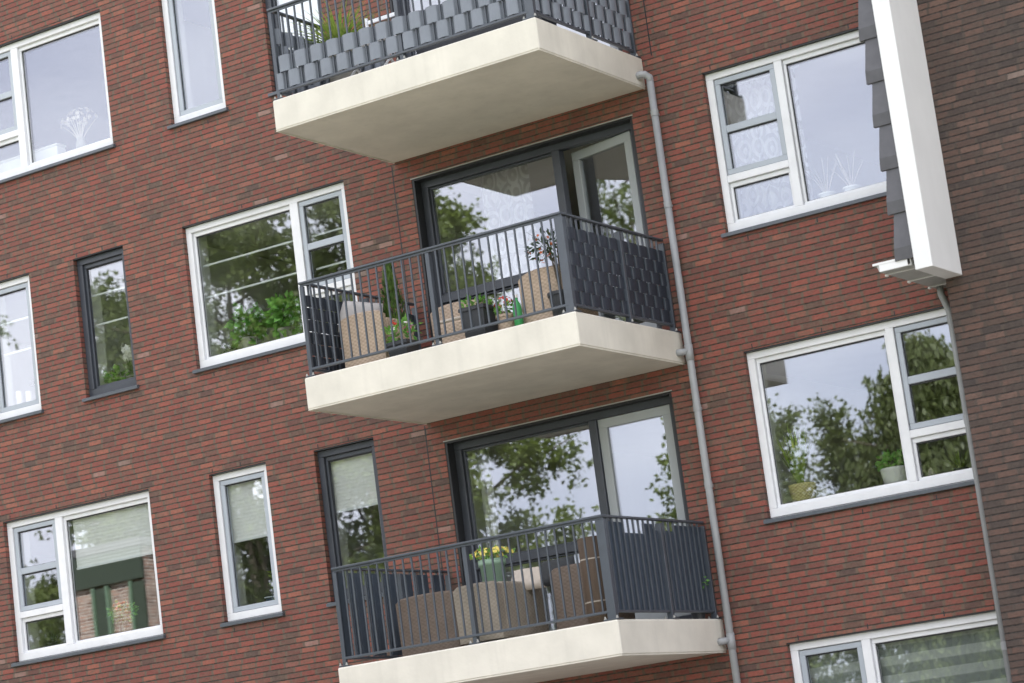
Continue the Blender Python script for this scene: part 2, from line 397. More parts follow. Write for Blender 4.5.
# ------------------------------------------------------------------ ground
def sheet(name, x0, x1, y0, y1, z, m):
    b = MB(); b.quad((x0, y0, z), (x1, y0, z), (x1, y1, z), (x0, y1, z)); return tag(b.build(name, m), kind='structure')
sheet('ground', -900, 900, -900, 900, 0, M_['grass'])
sheet('pavement', -60, 60, -15.5, -.02, .004, M_['paving'])
sheet('road', -200, 200, -36, -28, .004, M_['asphalt'])

# ------------------------------------------------------------------ red brick apartment block
H = 2.9
Zs = {3: 9.797, 2: 6.897, 1: 3.997, 0: 1.097}         # bottom of the window frames per storey
WH = 1.659
WIN = []   # (x0, x1, z0, z1, style)
for lv in (3, 1):
    WIN += [(-3.14, -.88, Zs[lv], 'mull', 'white', 'L', -2.385, -2.275, lv), (.008, .815, Zs[lv], 'sash', 'white', None, 0, 0, lv), (1.484, 2.29, Zs[lv], 'fixed', 'dark', None, 0, 0, lv)]
WIN += [(-3.18, -2.372, Zs[2], 'sash', 'white', None, 0, 0, 2), (-1.668, -.895, Zs[2], 'fixed', 'dark', None, 0, 0, 2),
        (0, 2.30, Zs[2], 'mull', 'white', 'R', 1.497, 1.605, 2)]
WIN += [(6.808, 9.1, Zs[2], 'mull', 'white', 'L', 7.572, 7.66, 2), (6.806, 9.1, Zs[1], 'mull', 'white', 'R', 8.297, 8.382, 1),
        (6.802, 9.1, Zs[0], 'mull', 'white', 'L', 7.556, 7.648, 0)]
DOORS = [(3.185, 5.95, 6.02 + d, 8.341 + d, i) for i, d in ((3, H), (2, 0), (1, -H))]
B = thing('apartment_building', (0, 0, 0), 'red brick apartment block with white and dark windows and three cream concrete balconies', 'building')

holes = [(w[0], w[1], w[2] - .02, w[2] + WH + .012) for w in WIN] + [(d[0], d[1], d[2] - .05, d[3]) for d in DOORS]
def wall_sheet(mb, x0, x1, z0, z1, yf, yb, holes, front=True, back=True):
    xs = sorted({x0, x1, *[h[0] for h in holes], *[h[1] for h in holes]}); zs = sorted({z0, z1, *[h[2] for h in holes], *[h[3] for h in holes]})
    xs = [q for q in xs if x0 <= q <= x1]; zs = [q for q in zs if z0 <= q <= z1]
    for i in range(len(xs) - 1):
        j = 0
        while j < len(zs) - 1:
            def inh(jj):
                cx, cz = (xs[i] + xs[i + 1]) / 2, (zs[jj] + zs[jj + 1]) / 2
                return any(h[0] < cx < h[1] and h[2] < cz < h[3] for h in holes)
            if inh(j): j += 1; continue
            q = j
            while q < len(zs) - 1 and not inh(q): q += 1
            a_, b_, c_, d_ = xs[i], xs[i + 1], zs[j], zs[q]
            if front: mb.quad((a_, yf, c_), (b_, yf, c_), (b_, yf, d_), (a_, yf, d_))
            if back: mb.quad((b_, yb, c_), (a_, yb, c_), (a_, yb, d_), (b_, yb, d_))
            j = q
    for (a_, b_, c_, d_) in holes:
        mb.quad((a_, yf, c_), (a_, yb, c_), (a_, yb, d_), (a_, yf, d_)); mb.quad((b_, yb, c_), (b_, yf, c_), (b_, yf, d_), (b_, yb, d_))
        mb.quad((a_, yf, d_), (a_, yb, d_), (b_, yb, d_), (b_, yf, d_)); mb.quad((a_, yb, c_), (a_, yf, c_), (b_, yf, c_), (b_, yb, c_))
XL, XR, ZT, YB = -9.0, 9.6, 12.6, 10.0
mb = MB(); wall_sheet(mb, XL, XR, 0, ZT, 0, .165, holes)
mb.build('wall', M_['brick'], B)
mb = MB()
mb.quad((XL, YB, 0), (XL, 0, 0), (XL, 0, ZT), (XL, YB, ZT)); mb.quad((XR, 0, 0), (XR, YB, 0), (XR, YB, ZT), (XR, 0, ZT)); mb.quad((XR, YB, 0), (XL, YB, 0), (XL, YB, ZT), (XR, YB, ZT))
mb.build('side_wall', M_['brick'], B)
ih = [(h[0] + .03, h[1] - .03, h[2] + .05, h[3] - .04) for h in holes]
mb = MB(); wall_sheet(mb, XL + .02, XR - .02, .02, ZT - .02, .17, .40, ih)
mb.build('inner_wall', M_['plaster'], B)
mb = MB(); mb.box(XL - .05, XR + .05, -.06, YB + .05, ZT + .002, ZT + .14, .01); mb.build('roof', M_['roofing'], B)
for lv, zt in ((0, .2), (1, 3.1), (2, 6.0), (3, 8.9)):
    mb = MB(); mb.box(XL + .03, XR - .03, .405, YB - .02, zt - .32, zt - .02); mb.build('floor_slab', M_['plaster'], B)
    mb = MB(); mb.box(XL + .03, XR - .03, .41, YB - .03, zt - .018, zt); mb.build('floor_covering', M_['floor_in'], B)
for xp in (-5.2, -2.02 + .0, -.55, 1.15, 2.75, 6.35):
    for lv, zt in ((0, .2), (1, 3.1), (2, 6.0), (3, 8.9)):
        if xp == -2.02 and lv != 2: continue
        if xp == -.55 and lv == 2: xq = -.45
        else: xq = xp
        if xp == 1.15 and lv == 2: continue
        mb = MB(); mb.box(xq - .05, xq + .05, .402, 5.5, zt + .002, zt + 2.55); mb.build('partition_wall', M_['plaster'], B)
for lv, zt in ((0, .2), (1, 3.1), (2, 6.0), (3, 8.9)):
    mb = MB(); mb.box(XL + .03, XR - .03, 5.51, 5.6, zt + .002, zt + 2.55); mb.build('partition_wall', M_['plaster'], B)

def pane(x0, x1, z0, z1, y, parent):
    m = MB(); m.box(x0, x1, y, y + .018, z0, z1); o = m.build('pane', M_['glass'], parent); return o

def gasket(x0, x1, z0, z1, y, parent):
    m = MB(); m.ring(x0 + .0005, x1 - .0005, z0 + .0005, z1 - .0005, y, y + .006, .006, .014, .005, 0); return m.build('gasket', M_['black'], parent)

def window(x0, x1, z0, kind, col, side, ma, mb_, lv):
    z1 = z0 + WH; g = .002
    f = MB(); y0, y1 = .056, .150
    if col == 'white': ow, ob = .078, .085
    else: ow, ob = .075, .085; y0 = .060
    m = M_['white'] if col == 'white' else M_['dark']
    f.ring(x0 + g, x1 - g, z0, z1 - g, y0, y1, ow, .07, ob, .004)
    ix0, ix1, iz0, iz1 = x0 + g + ow, x1 - g - ow, z0 + ob, z1 - g - .07
    cells = []
    if kind == 'mull':
        f.box(ma, mb_, y0 + .001, y1 - .001, iz0, iz1, .004)
        cells = [(ix0, ma), (mb_, ix1)]
        nar = 0 if side == 'L' else 1
        tz0, tz1 = z0 + .500, z0 + .575
        a_, b_ = cells[nar]; f.box(a_, b_, y0 + .002, y1 - .002, tz0, tz1, .004)
        w_a, w_b = cells[1 - nar]
    fr = f.build('window', m, B)
    def fixed(a_, b_, c_, d_):
        k = MB(); k.ring(a_ + .001, b_ - .001, c_ + .001, d_ - .001, .092, .146, .030, .048, .030, .004)
        k.build('glazing_bead', m, fr); gasket(a_ + .031, b_ - .031, c_ + .031, d_ - .049, .110, fr); pane(a_ + .022, b_ - .022, c_ + .022, d_ - .04, .118, fr)
    def sash(a_, b_, c_, d_, bar=None):
        k = MB(); sw = .055; k.ring(a_ + .006, b_ - .006, c_ + .006, d_ - .006, .076, .140, sw, sw, sw, .004)
        if bar: k.box(a_ + .006 + sw, b_ - .006 - sw, .078, .138, bar - .037, bar + .037, .004)
        k.build('sash', M_['sash'], fr)
        if bar:
            gasket(a_ + .061, b_ - .061, c_ + .061, bar - .037, .098, fr); gasket(a_ + .061, b_ - .061, bar + .037, d_ - .061, .098, fr)
            pane(a_ + .05, b_ - .05, c_ + .05, bar - .03, .106, fr); pane(a_ + .05, b_ - .05, bar + .03, d_ - .05, .106, fr)
        else:
            gasket(a_ + .061, b_ - .061, c_ + .061, d_ - .061, .098, fr); pane(a_ + .05, b_ - .05, c_ + .05, d_ - .05, .106, fr)
    if kind == 'mull':
        fixed(w_a, w_b, iz0, iz1); a_, b_ = cells[nar]
        sash(a_, b_, tz1, iz1, z0 + 1.052); fixed(a_, b_, iz0, tz0)
    elif kind == 'sash': sash(ix0, ix1, iz0, iz1)
    else: fixed(ix0, ix1, iz0, iz1)
    s_ = MB()   # sloping metal sill
    zt = z0 - .004
    vs = []
    for xx in (x0 - .035, x1 + .035): vs += [(xx, -.045, zt - .052), (xx, -.045, zt - .018), (xx, -.001, zt - .005), (xx, -.001, zt - .052)]
    s_.add(vs, [(0, 1, 2, 3), (7, 6, 5, 4), (0, 4, 5, 1), (1, 5, 6, 2), (2, 6, 7, 3), (3, 7, 4, 0)])
    s_.box(x0 + .003, x1 - .003, 0, .055, zt - .015, zt - .006)
    s_.build('sill', M_['sill'], fr)
    l = MB(); l.box(x0 + .001, x1 - .001, .002, .05, z1 + .013, z1 + .020); l.build('lintel', M_['steel'], fr)
    l = MB(); l.box(x0 + .003, x1 - .003, .006, .14, z1 - .0015, z1 + .0105); l.build('head_shade_strip', M_['black'], fr)  # black strip standing in for the shade in the gap above the frame
    n = max(2, round((x1 - x0) / .75))
    for i in range(n):
        for xx, zz in ((x0 + (x1 - x0) * (i + .12 + .06 * rng.random()) / n, z1 + .022), (x0 + (x1 - x0) * (i + .3) / n, z0 - .135)):
            q = MB(); q.box(xx, xx + .011, -.0025, .01, zz, zz + .048); q.build('weep_joint', M_['black'], fr)
    return fr
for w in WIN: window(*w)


for (x0, x1, z0, z1, lv) in DOORS:
    f = MB(); y0, y1 = .13, .23
    f.ring(x0 + .03, x1 - .03, z0, z1 - .012, y0, y1, .082, .085, .085, .004)
    ma, mb_ = 4.885, 4.975
    f.box(ma, mb_, y0 - .012, y1 - .001, z0 + .085, z1 - .097, .004)
    tz = z0 + .93
    f.box(x0 + .112, ma, y0 + .002, y1 - .002, tz, tz + .085, .004)
    fr = f.build('balcony_door', M_['dark'], B)
    k = MB(); k.box(x0 + .002, x0 + .03, .004, .23, z0, z1 - .004); k.box(x1 - .03, x1 - .002, .004, .23, z0, z1 - .004)
    k.box(x0 + .03, x1 - .03, .004, .129, z1 - .022, z1 - .004)
    k.build('reveal_lining', M_['black'], fr)
    l = MB(); l.box(x0 - .01, x1 + .01, -.006, .003, z1 - .001, z1 + .010); l.build('lintel', M_['steel'], fr)
    k = MB(); k.ring(x0 + .113, ma - .001, tz + .086, z1 - .098, .165, .225, .022, .022, .022, .003); k.ring(x0 + .113, ma - .001, z0 + .086, tz - .001, .165, .225, .022, .022, .022, .003)
    k.build('glazing_bead', M_['dark'], fr)
    pane(x0 + .125, ma - .012, tz + .10, z1 - .11, .185, fr); pane(x0 + .125, ma - .012, z0 + .10, tz - .012, .185, fr)
    th = MB(); th.box(x0 + .03, x1 - .03, -.01, .129, z0 - .045, z0 - .004, .004); th.build('threshold', M_['sill'], fr)
    # glazed door leaf, hinged on the right; the middle one stands open inwards
    lw0, lw1, lz0, lz1 = mb_ + .004, x1 - .115, z0 + .088, z1 - .100
    d = MB(); d.ring(lw0, lw1, lz0, lz1, .150, .215, .098, .098, .13, .004)
    leaf = d.build('door_leaf', M_['leaf_frame'], fr)
    pn = pane(lw0 + .088, lw1 - .088, lz0 + .12, lz1 - .088, .175, fr); pn.name = 'door_pane'
    hm = MB(); hm.box(lw0 + .04, lw0 + .06, .218, .260, lz0 + .95, lz0 + .97, .003); hm.box(lw0 + .04, lw0 + .06, .245, .262, lz0 + .972, lz0 + 1.08, .003)
    hd = hm.build('door_handle', M_['steel'], fr)
    if lv == 2:
        rotm = Matrix.Translation((lw1, .215, 0)) @ Matrix.Rotation(R(-14), 4, 'Z') @ Matrix.Translation((-lw1, -.215, 0))
        for o in (leaf, pn, hd): o.data.transform(rotm)

# balconies: slab, railing with posts and balusters
BX0, BX1, BY, = 2.987, 6.161, -2.127
TOPS = {3: 8.9, 2: 6.0, 1: 3.1}
for lv, zt in TOPS.items():
    s_ = MB(); s_.box(BX0, BX1, BY, .0 - .001, zt - .3225, zt, .012)
    s_.box(BX0 + .02, BX1 - .02, BY + .05, -.001, zt - .003 + .001, zt + .004)
    # drip lip along the lower edge
    sl = s_.build('balcony_slab', M_['concrete'], B)
    dm = MB(); dm.box(BX0 + .004, BX1 - .004, BY + .002, BY + .022, zt - .3325, zt - .321, .003); dm.box(BX0 + .004, BX0 + .02, BY + .0225, -.01, zt - .3325, zt - .321, .003); dm.box(BX1 - .02, BX1 - .004, BY + .0225, -.01, zt - .3325, zt - .321, .003)
    dm.build('drip_edge', M_['concrete'], sl)

RX0, RX1, RY = 3.045, 6.095, -2.065
BAL = {}
for lv, zt in TOPS.items():
    hz = zt + .972; bz = zt + .085
    f = MB()
    f.box(RX0 - .025, RX1 + .025, RY - .028, RY + .028, hz - .012, hz + .010, .004)       # flat handrail
    f.box(RX0 - .02, RX1 + .02, RY - .008, RY + .008, hz - .034, hz - .0125)
    f.box(RX0 + .02, RX1 - .02, RY - .020, RY + .020, bz - .012, bz + .012, .003)
    for sx_ in (RX0, RX1):
        f.box(sx_ - .025, sx_ + .025, RY + .0285, -.03, hz - .012, hz + .010, .004)
        f.box(sx_ - .018, sx_ + .018, RY + .03, -.06, bz - .012, bz + .012, .003)
    rl = f.build('railing', M_['rail'], B)
    for px_, py_, wx, wy in ((RX0, RY, .02, .02), ((RX0 + RX1) / 2, RY + .022, .022, .03), (RX1 - .012, RY + .012, .045, .03), (RX0, -.95, .03, .022), (RX1, -.95, .03, .022), (RX0, -.045, .025, .015), (RX1, -.045, .03, .015)):
        p = MB(); p.box(px_ - wx, px_ + wx, py_ - wy, py_ + wy, zt + .006, hz - .036, .003)
        p.box(px_ - wx - .03, px_ + wx + .03, max(py_ - wy - .03, BY + .006), min(py_ + wy + .03, -.004), zt + .005, zt + .017, .002)
        p.build('post', M_['rail'], rl)
        for dx in (-1, 1):
            bb = MB(); bb.lathe((px_ + dx * (wx + .018), max(py_ - wy - .012, BY + .02), zt + .017), [(.012, 0), (.012, .012), (.007, .013), (.007, .026)], 8); bb.build('bolt', M_['steel'], rl)
    xm = (RX0 + RX1) / 2; xs = []
    for h_ in range(2):
        a_ = RX0 if h_ == 0 else xm; n = 15
        for i in range(1, n): xs.append(a_ + (xm - RX0) * i / n)
    BAL[lv] = xs; proto = None
    for xx in xs:
        if proto is None:
            p = MB(); p.box(xx - .008, xx + .008, RY - .010, RY + .010, bz + .0125, hz - .035, .002); proto = p.build('baluster', M_['rail'], rl); px0 = xx
        else:
            q = proto.copy(); COL.objects.link(q); q.parent = rl; q.matrix_parent_inverse = proto.matrix_parent_inverse.copy(); q.location = (xx - px0, 0, 0)
    for sx_ in (RX0, RX1):
        p = MB()
        for i in range(1, 20):
            yy = RY + (-.045 - RY) * i / 20
            if abs(yy + .95) < .035: continue
            p.box(sx_ - .010, sx_ + .010, yy - .008, yy + .008, bz + .0125, hz - .0125, .002)
        p.build('side_baluster_row', M_['rail'], rl)

# drain pipe beside the balconies, with a spout from every slab
p = MB(); px_, py_, pr = 6.245, -.085, .038
p.tube([(px_ + .012, py_, .1), (px_ + .012, py_, 8.66)], pr, 14)
dp = p.build('downpipe', M_['zinc'], B, True)
for lv, zt in TOPS.items():
    zc = zt - .225
    q = MB()
    if lv == 3:
        q.tube([(BX1 - .02, -.16, zc), (BX1 + .03, -.155, zc + .012), (BX1 + .065, -.125, zc + .012), (px_ + .012, py_ - .004, zc - .02), (px_ + .012, py_, zc - .07)], pr, 14)
    else:
        q.tube([(BX1 - .02, -.16, zc), (BX1 + .03, -.155, zc), (px_ + .012, py_, zc + .005)], pr * .92, 14)
        q.tube([(px_ + .012, py_, zc - .09), (px_ + .012, py_, zc + .07)], pr + .005, 14)
    q.build('spout', M_['zinc'], dp, True)
for zc in (8.27, 7.30, 5.20, 4.42, 2.30, 1.4):
    q = MB(); q.tube([(px_ + .012, py_, zc - .03), (px_ + .012, py_, zc + .03)], pr + .0045, 14); q.box(px_, px_ + .024, py_ + .03, -.001, zc - .012, zc + .012); q.build('pipe_collar', M_['zinc'], dp)
for xx, za, zb in ((2.955, 6.0, 8.55), (2.965, 3.1, 5.66), (6.245 + .03, 8.9, 12.5)):
    q = MB(); q.box(xx - .006, xx + .006, -.0025, .01, za, zb); q.build('expansion_joint', M_['black'], B)

# ------------------------------------------------------------------ dark brick neighbour with tiled verge
Nb = thing('neighbouring_house', (9.3, -.73, 0), 'dark brown brick house with steep grey tiled roof side and white verge board', 'house')
NX, NY = 9.285, -.735
q = MB(); q.quad((NX, NY, 0), (22, NY, 0), (22, NY, 13), (NX, NY, 13)); q.quad((NX, -.002, 0), (NX, NY, 0), (NX, NY, 13), (NX, -.002, 13)); q.quad((22, NY, 0), (22, 9, 0), (22, 9, 13), (22, NY, 13))
q.quad((22, 9, 0), (9.61, 9, 0), (9.61, 9, 13), (22, 9, 13)); q.quad((NX, NY, 13), (22, NY, 13), (22, 9, 13), (NX, 9, 13))
q.build('wall', M_['dark_brick'], Nb)
q = MB(); q.box(9.285, 9.452, -1.45, NY + .0 - .001, 5.766, 13.0, .004); q.build('verge_board', M_['verge'], Nb)
# tiled cheek: courses running back to the red wall, each lapping the one below, with a flanged verge tile in front
TP = .4125
for i in range(18):
    zb = 5.93 + i * TP - .005
    if i == 0: zb = 5.905
    zt_ = 5.925 + (i + 1) * TP + .05
    c = MB()
    kick = .03
    xb, xt = 9.105, 9.105 + kick + .012
    vs = [(xb, -1.36, zb), (xt, -1.36, zt_), (9.27, -1.36, zt_), (9.25, -1.36, zb), (xb, -.006, zb), (xt, -.006, zt_), (9.27, -.006, zt_), (9.25, -.006, zb)]
    c.add(vs, [(0, 1, 2, 3)[::-1], (4, 5, 6, 7), (0, 4, 5, 1)[::-1], (1, 5, 6, 2)[::-1], (2, 6, 7, 3)[::-1], (3, 7, 4, 0)[::-1]])
    c.build('roof_tile_course', M_['tile'], Nb)
    v = MB()
    z0_, z1_, zf = zb - .012, zb + TP + .02, zb + .10
    yb_, yf_ = -1.362, -1.385
    xl = lambda z: 9.092 + (z - zb) / TP * .05
    # flange: upper face upright, lower quarter folded slightly outwards
    prof = [(z0_, yf_ - .020), (zf, yf_ - .034), (z1_, yf_)]
    vs = []
    for (z, y) in prof: vs += [(xl(z), y, z), (9.275, y, z), (9.275, yb_, z), (xl(z), yb_, z)]
    fs = [(3, 2, 1, 0)]
    for k_ in range(2):
        o_ = k_ * 4; fs += [(o_, o_ + 1, o_ + 5, o_ + 4), (o_ + 1, o_ + 2, o_ + 6, o_ + 5), (o_ + 2, o_ + 3, o_ + 7, o_ + 6), (o_ + 3, o_, o_ + 4, o_ + 7)]
    fs.append((8, 9, 10, 11)); v.add(vs, fs); v.build('verge_tile', M_['tile'], Nb)
# gutter at the foot of the cheek, running back to the red wall
g = MB()
prof = [(9.235, 5.905), (9.235, 5.832), (8.925, 5.832), (8.915, 5.84), (8.90, 5.895), (8.865, 5.90), (8.865, 5.916), (8.915, 5.916), (8.935, 5.846), (9.222, 5.846), (9.222, 5.905)]
n = len(prof); vs = [(x, -1.385, z) for x, z in prof] + [(x, -.004, z) for x, z in prof]
g.add(vs, [tuple([i, (i + 1) % n, n + (i + 1) % n, n + i]) for i in range(n)] + [tuple(range(n))[::-1], tuple(range(n, 2 * n))])
gu = g.build('gutter', M_['steel'], Nb)
c = MB(); c.add([(8.865, -1.395, 5.900), (9.24, -1.395, 5.900), (9.24, -1.395, 5.92), (8.865, -1.395, 5.92), (8.865, -1.386, 5.900), (9.24, -1.386, 5.900), (9.24, -1.386, 5.92), (8.865, -1.386, 5.92)], [(0, 1, 2, 3), (7, 6, 5, 4), (0, 4, 5, 1), (3, 2, 6, 7), (0, 3, 7, 4), (1, 5, 6, 2)])
c.box(8.925, 9.2, -1.392, -1.386, 5.836, 5.899)
c.build('end_cap', M_['verge'], gu)
for yy in (-1.22, -.70, -.2):
    c = MB(); c.box(8.905, 8.93, yy - .02, yy + .02, 5.815, 5.833, .003); c.box(8.93, 9.2, yy - .012, yy + .012, 5.826, 5.832); c.build('gutter_bracket', M_['verge'], gu)
q = MB(); q.tube([(8.985, -.11, 5.83), (8.985, -.11, 5.76), (9.0, -.10, 5.70), (9.02, -.065, 5.60), (9.022, -.06, 5.52), (9.022, -.06, .1)], .034, 12)
dp2 = q.build('downpipe', M_['zinc'], Nb, True)
for zc in (5.50, 4.55, 2.42):
    q = MB(); q.tube([(9.022, -.06, zc - .04), (9.022, -.06, zc + .04)], .038, 12); q.build('pipe_collar', M_['zinc'], dp2)

# ------------------------------------------------------------------ privacy screens woven or slotted into the railings
def weave(name, mat, label, zlist, h, axis, c0, a0, a1, step, amp, org, sgn=1, ph0=0, group='privacy screens in the railings'):
    t = thing(name, (c0, a0, zlist[0]) if axis == 'y' else (a0, c0, zlist[0]), label, 'privacy screen', group)
    for i, z in enumerate(zlist):
        m = MB(); n = max(8, int((a1 - a0) / (step / 9))); front = []; vs = []
        for k in range(n + 1):
            u_ = a0 + (a1 - a0) * k / n
            o = math.cos(math.pi * (u_ - org) / step + math.pi * ((i + ph0) % 2))
            o = (o + .5) / 1.5 if o > -.5 else (o + .5) / .5
            o = -sgn * math.copysign(abs(o) ** .6, o) * amp
            for d in (-.0015, .0015):
                for zz in (z, z + h):
                    vs.append((c0 + o + d, u_, zz) if axis == 'y' else (u_, c0 + o + d, zz))
        fs = []
        for k in range(n):
            b_ = k * 4
            fs += [(b_, b_ + 4, b_ + 5, b_ + 1), (b_ + 2, b_ + 3, b_ + 7, b_ + 6), (b_ + 1, b_ + 5, b_ + 7, b_ + 3), (b_, b_ + 2, b_ + 6, b_ + 4)]
        m.add(vs, fs); m.build('woven_band', mat, t)
    return t
st = (xm - RX0) / 15
weave('privacy_screen', M_['weave_grey'], 'light grey woven band screen low in the front railing of the top balcony', [8.9 + .105 + i * .178 for i in range(2)], .172, 'x', RY, RX0 + .01, RX1 - .06, st, .024, RX0)
weave('privacy_screen', M_['weave_grey'], 'grey woven band screen filling the right side railing of the top balcony', [8.9 + .105 + i * .172 for i in range(5)], .166, 'y', RX1, RY + .05, -.07, .101, .026, RY, -1, 1)
weave('privacy_screen', M_['weave_grey'], 'grey woven band screen on the left side railing of the top balcony', [8.9 + .105 + i * .172 for i in range(4)], .166, 'y', RX0, RY + .05, -.07, .101, .026, RY, 1, 1)
weave('privacy_screen', M_['weave_dark'], 'dark woven screen on the right side railing of the middle balcony', [6.0 + .105 + i * .126 for i in range(6)], .1245, 'y', RX1, RY + .03, -.05, .101, .0095, RY, -1, 1)
weave('privacy_screen', M_['weave_dark'], 'dark woven screen on the left side railing of the middle balcony behind the tan chair', [6.0 + .105 + i * .126 for i in range(6)], .120, 'y', RX0, RY + .03, -.05, .101, .0095, RY, 1, 1)
for sx_, lab in ((RX1, 'dark blue upright slat screen on the right side railing of the bottom balcony'), (RX0, 'dark blue upright slat screen on the left side railing of the bottom balcony')):
    t = thing('privacy_screen', (sx_, -1.0, 3.1), lab, 'privacy screen', 'privacy screens in the railings')
    for i in range(20):
        ya = RY + (-.045 - RY) * (i + .5) / 20
        if sx_ == RX0 and i % 3 == 1: continue
        zt_ = 3.1 + .93
        if sx_ == RX1 and i in (0, 1, 4, 5, 6, 7, 10, 11, 12, 13, 14): w_ = .0455; zt_ -= (.0, .0, 0, 0, .10, .10, .10, .10, 0, 0, .06, .06, .06, .06, 0)[i]
        else: w_ = .0485
        xo = -.016 if sx_ == RX1 else .016
        m = MB(); m.box(sx_ - .004 + xo, sx_ + .004 + xo, ya - w_, ya + w_, 3.1 + .10, zt_, .002)
        m.build('slat', M_['slat'], t)

# ------------------------------------------------------------------ blinds and curtains
def pleated(x0, x1, z0, z1, y, label, name='pleated_blind', cat='blind', group='white blinds'):
    t = thing(name, (x0, y, z1), label, cat, group)
    m = MB(); n = int((z1 - z0) / .02); vs = []; fs = []
    for i in range(n + 1):
        zz = z1 - (z1 - z0) * i / n; yy = y + (.0014 if i % 2 else -.0014)
        vs += [(x0, yy, zz), (x1, yy, zz), (x1, yy + .002, zz), (x0, yy + .002, zz)]
    for i in range(n):
        b_ = i * 4; fs += [(b_, b_ + 4, b_ + 5, b_ + 1), (b_ + 3, b_ + 2, b_ + 6, b_ + 7), (b_, b_ + 3, b_ + 7, b_ + 4), (b_ + 1, b_ + 5, b_ + 6, b_ + 2)]
    m.add(vs, fs); m.build('fabric', M_['blind'], t)
    m = MB(); m.box(x0 - .002, x1 + .002, y - .014, y + .016, z0 - .028, z0 - .001, .003); m.build('bottom_rail', M_['white'], t)
    return t
pleated(1.575, 2.20, 4.985, 5.585, .165, 'white pleated blind half down in the dark framed window at the bottom balcony')
pleated(.09, .735, 4.895, 5.585, .165, 'white pleated blind half lowered in the narrow white window beside the dark framed one')
pleated(-2.20, -.96, 4.968, 5.585, .165, 'wide white blind half lowered in the bottom left window')
pleated(1.575, 2.20, 9.95, 11.36, .165, 'white blind in the dark framed window beside the top balcony')
def rails(x0, x1, zz, label):
    t = thing('pleated_blind', (x0, .19, zz[0]), label, 'blind', 'white blinds')
    for z in zz:
        m = MB(); m.box(x0, x1, .178, .198, z - .011, z + .011, .003); m.build('blind_rail', M_['white'], t)
    m = MB()
    for xx in (x0 + .03, x1 - .03): m.tube([(xx, .188, zz[0] + .012), (xx, .188, 8.45)], .0015, 5)
    m.build('cord', M_['white'], t)
rails(.09, 1.485, (8.095, 7.725), 'thin white blind rails across the large pane left of the middle balcony')
rails(1.67, 2.22, (8.085, 7.705), 'thin white blind rails across the small sash beside the middle balcony')
rails(-1.585, -.98, (8.115, 7.755), 'thin white blind rails in the dark framed window with the orchid')
rails(-3.09, -2.46, (8.085, 7.705), 'thin white blind rails in the leftmost window of the middle storey')
t = thing('striped_blind', (6.9, .2, 2.65), 'grey striped day and night blind behind the window at the bottom right', 'blind', 'striped blinds')
m = MB(); m.box(7.66, 9.0, .20, .204, 1.15, 2.66); m.build('fabric', M_['zebra'], t); m = MB(); m.box(7.66, 9.0, .185, .235, 2.661, 2.72, .008); m.build('cassette', M_['white'], t)
t = thing('striped_blind', (6.9, .2, 2.65), 'narrow grey striped blind in the small sash at the bottom right', 'blind', 'striped blinds')
m = MB(); m.box(6.88, 7.55, .20, .204, 1.15, 2.66); m.build('fabric', M_['zebra'], t); m = MB(); m.box(6.88, 7.55, .185, .235, 2.661, 2.72, .008); m.build('cassette', M_['white'], t)

def curtain(x0, x1, z0, z1, y, label, mat='net', amp=.03, per=.16):
    t = thing('net_curtain', (x0, y, z1), label, 'curtain', 'curtains')
    m = MB(); n = max(10, int((x1 - x0) / .02)); vs = []; fs = []
    for i in range(n + 1):
        u_ = x0 + (x1 - x0) * i / n; o = math.sin(2 * math.pi * u_ / per) * amp + math.sin(2 * math.pi * u_ / (per * 2.7)) * amp * .5
        vs += [(u_, y + o, z0), (u_, y + o * .6, z1), (u_, y + o + .003, z0), (u_, y + o * .6 + .003, z1)]
    for i in range(n):
        b_ = i * 4; fs += [(b_, b_ + 4, b_ + 5, b_ + 1), (b_ + 2, b_ + 3, b_ + 7, b_ + 6), (b_ + 1, b_ + 5, b_ + 7, b_ + 3), (b_, b_ + 2, b_ + 6, b_ + 4)]
    m.add(vs, fs); m.build('fabric', M_[mat], t, True)
    m = MB(); m.tube([(x0 - .05, y, z1 + .015), (x1 + .05, y, z1 + .015)], .012, 8); m.build('curtain_rod', M_['white'], t)
    return t
curtain(6.84, 7.62, 6.93, 8.48, .46, 'patterned white net curtain in the narrow part of the top right window')
curtain(3.75, 4.35, 6.05, 8.45, .50, 'pale patterned net curtain behind the balcony door glass of the middle flat')
curtain(3.25, 3.42, 3.15, 5.40, .50, 'pale green curtain at the left edge of the bottom balcony door', 'blind', .02, .07)

# ------------------------------------------------------------------ plants, pots and things on sills
def pot_mb(c, r0, r1, h, rim=.012):
    m = MB(); m.lathe(c, [(r0 * .96, 0), (r0, .008), (r1, h * .86), (r1 + rim, h * .87), (r1 + rim, h), (r1 - .005, h), (r1 - .012, h - .02)], 22); return m
def foliage(c, rad, n, ln, wd, seed=1, up_=.3, hang=0.0):
    m = MB(); r_ = random.Random(seed)
    for i in range(n):
        d = rvec(r_); d.z = d.z * .9 + up_
        k = r_.random() ** .5
        p = Vector(c) + Vector((d.x * rad[0], d.y * rad[1], d.z * rad[2])) * k
        dd = (d + rvec(r_) * .7 - Vector((0, 0, hang))).normalized(); s = r_.uniform(.7, 1.25)
        m.leaf(p, dd, rvec(r_) + Vector((0, 0, .8)), ln * s, wd * s)
    return m
def stems(base, tips, r_=.004):
    m = MB()
    for t_ in tips:
        b_ = Vector(base); t_ = Vector(t_); md = (b_ + t_) / 2 + Vector((0, 0, .02)); m.tube([b_, md, t_], [r_, r_ * .8, r_ * .5], 6)
    return m
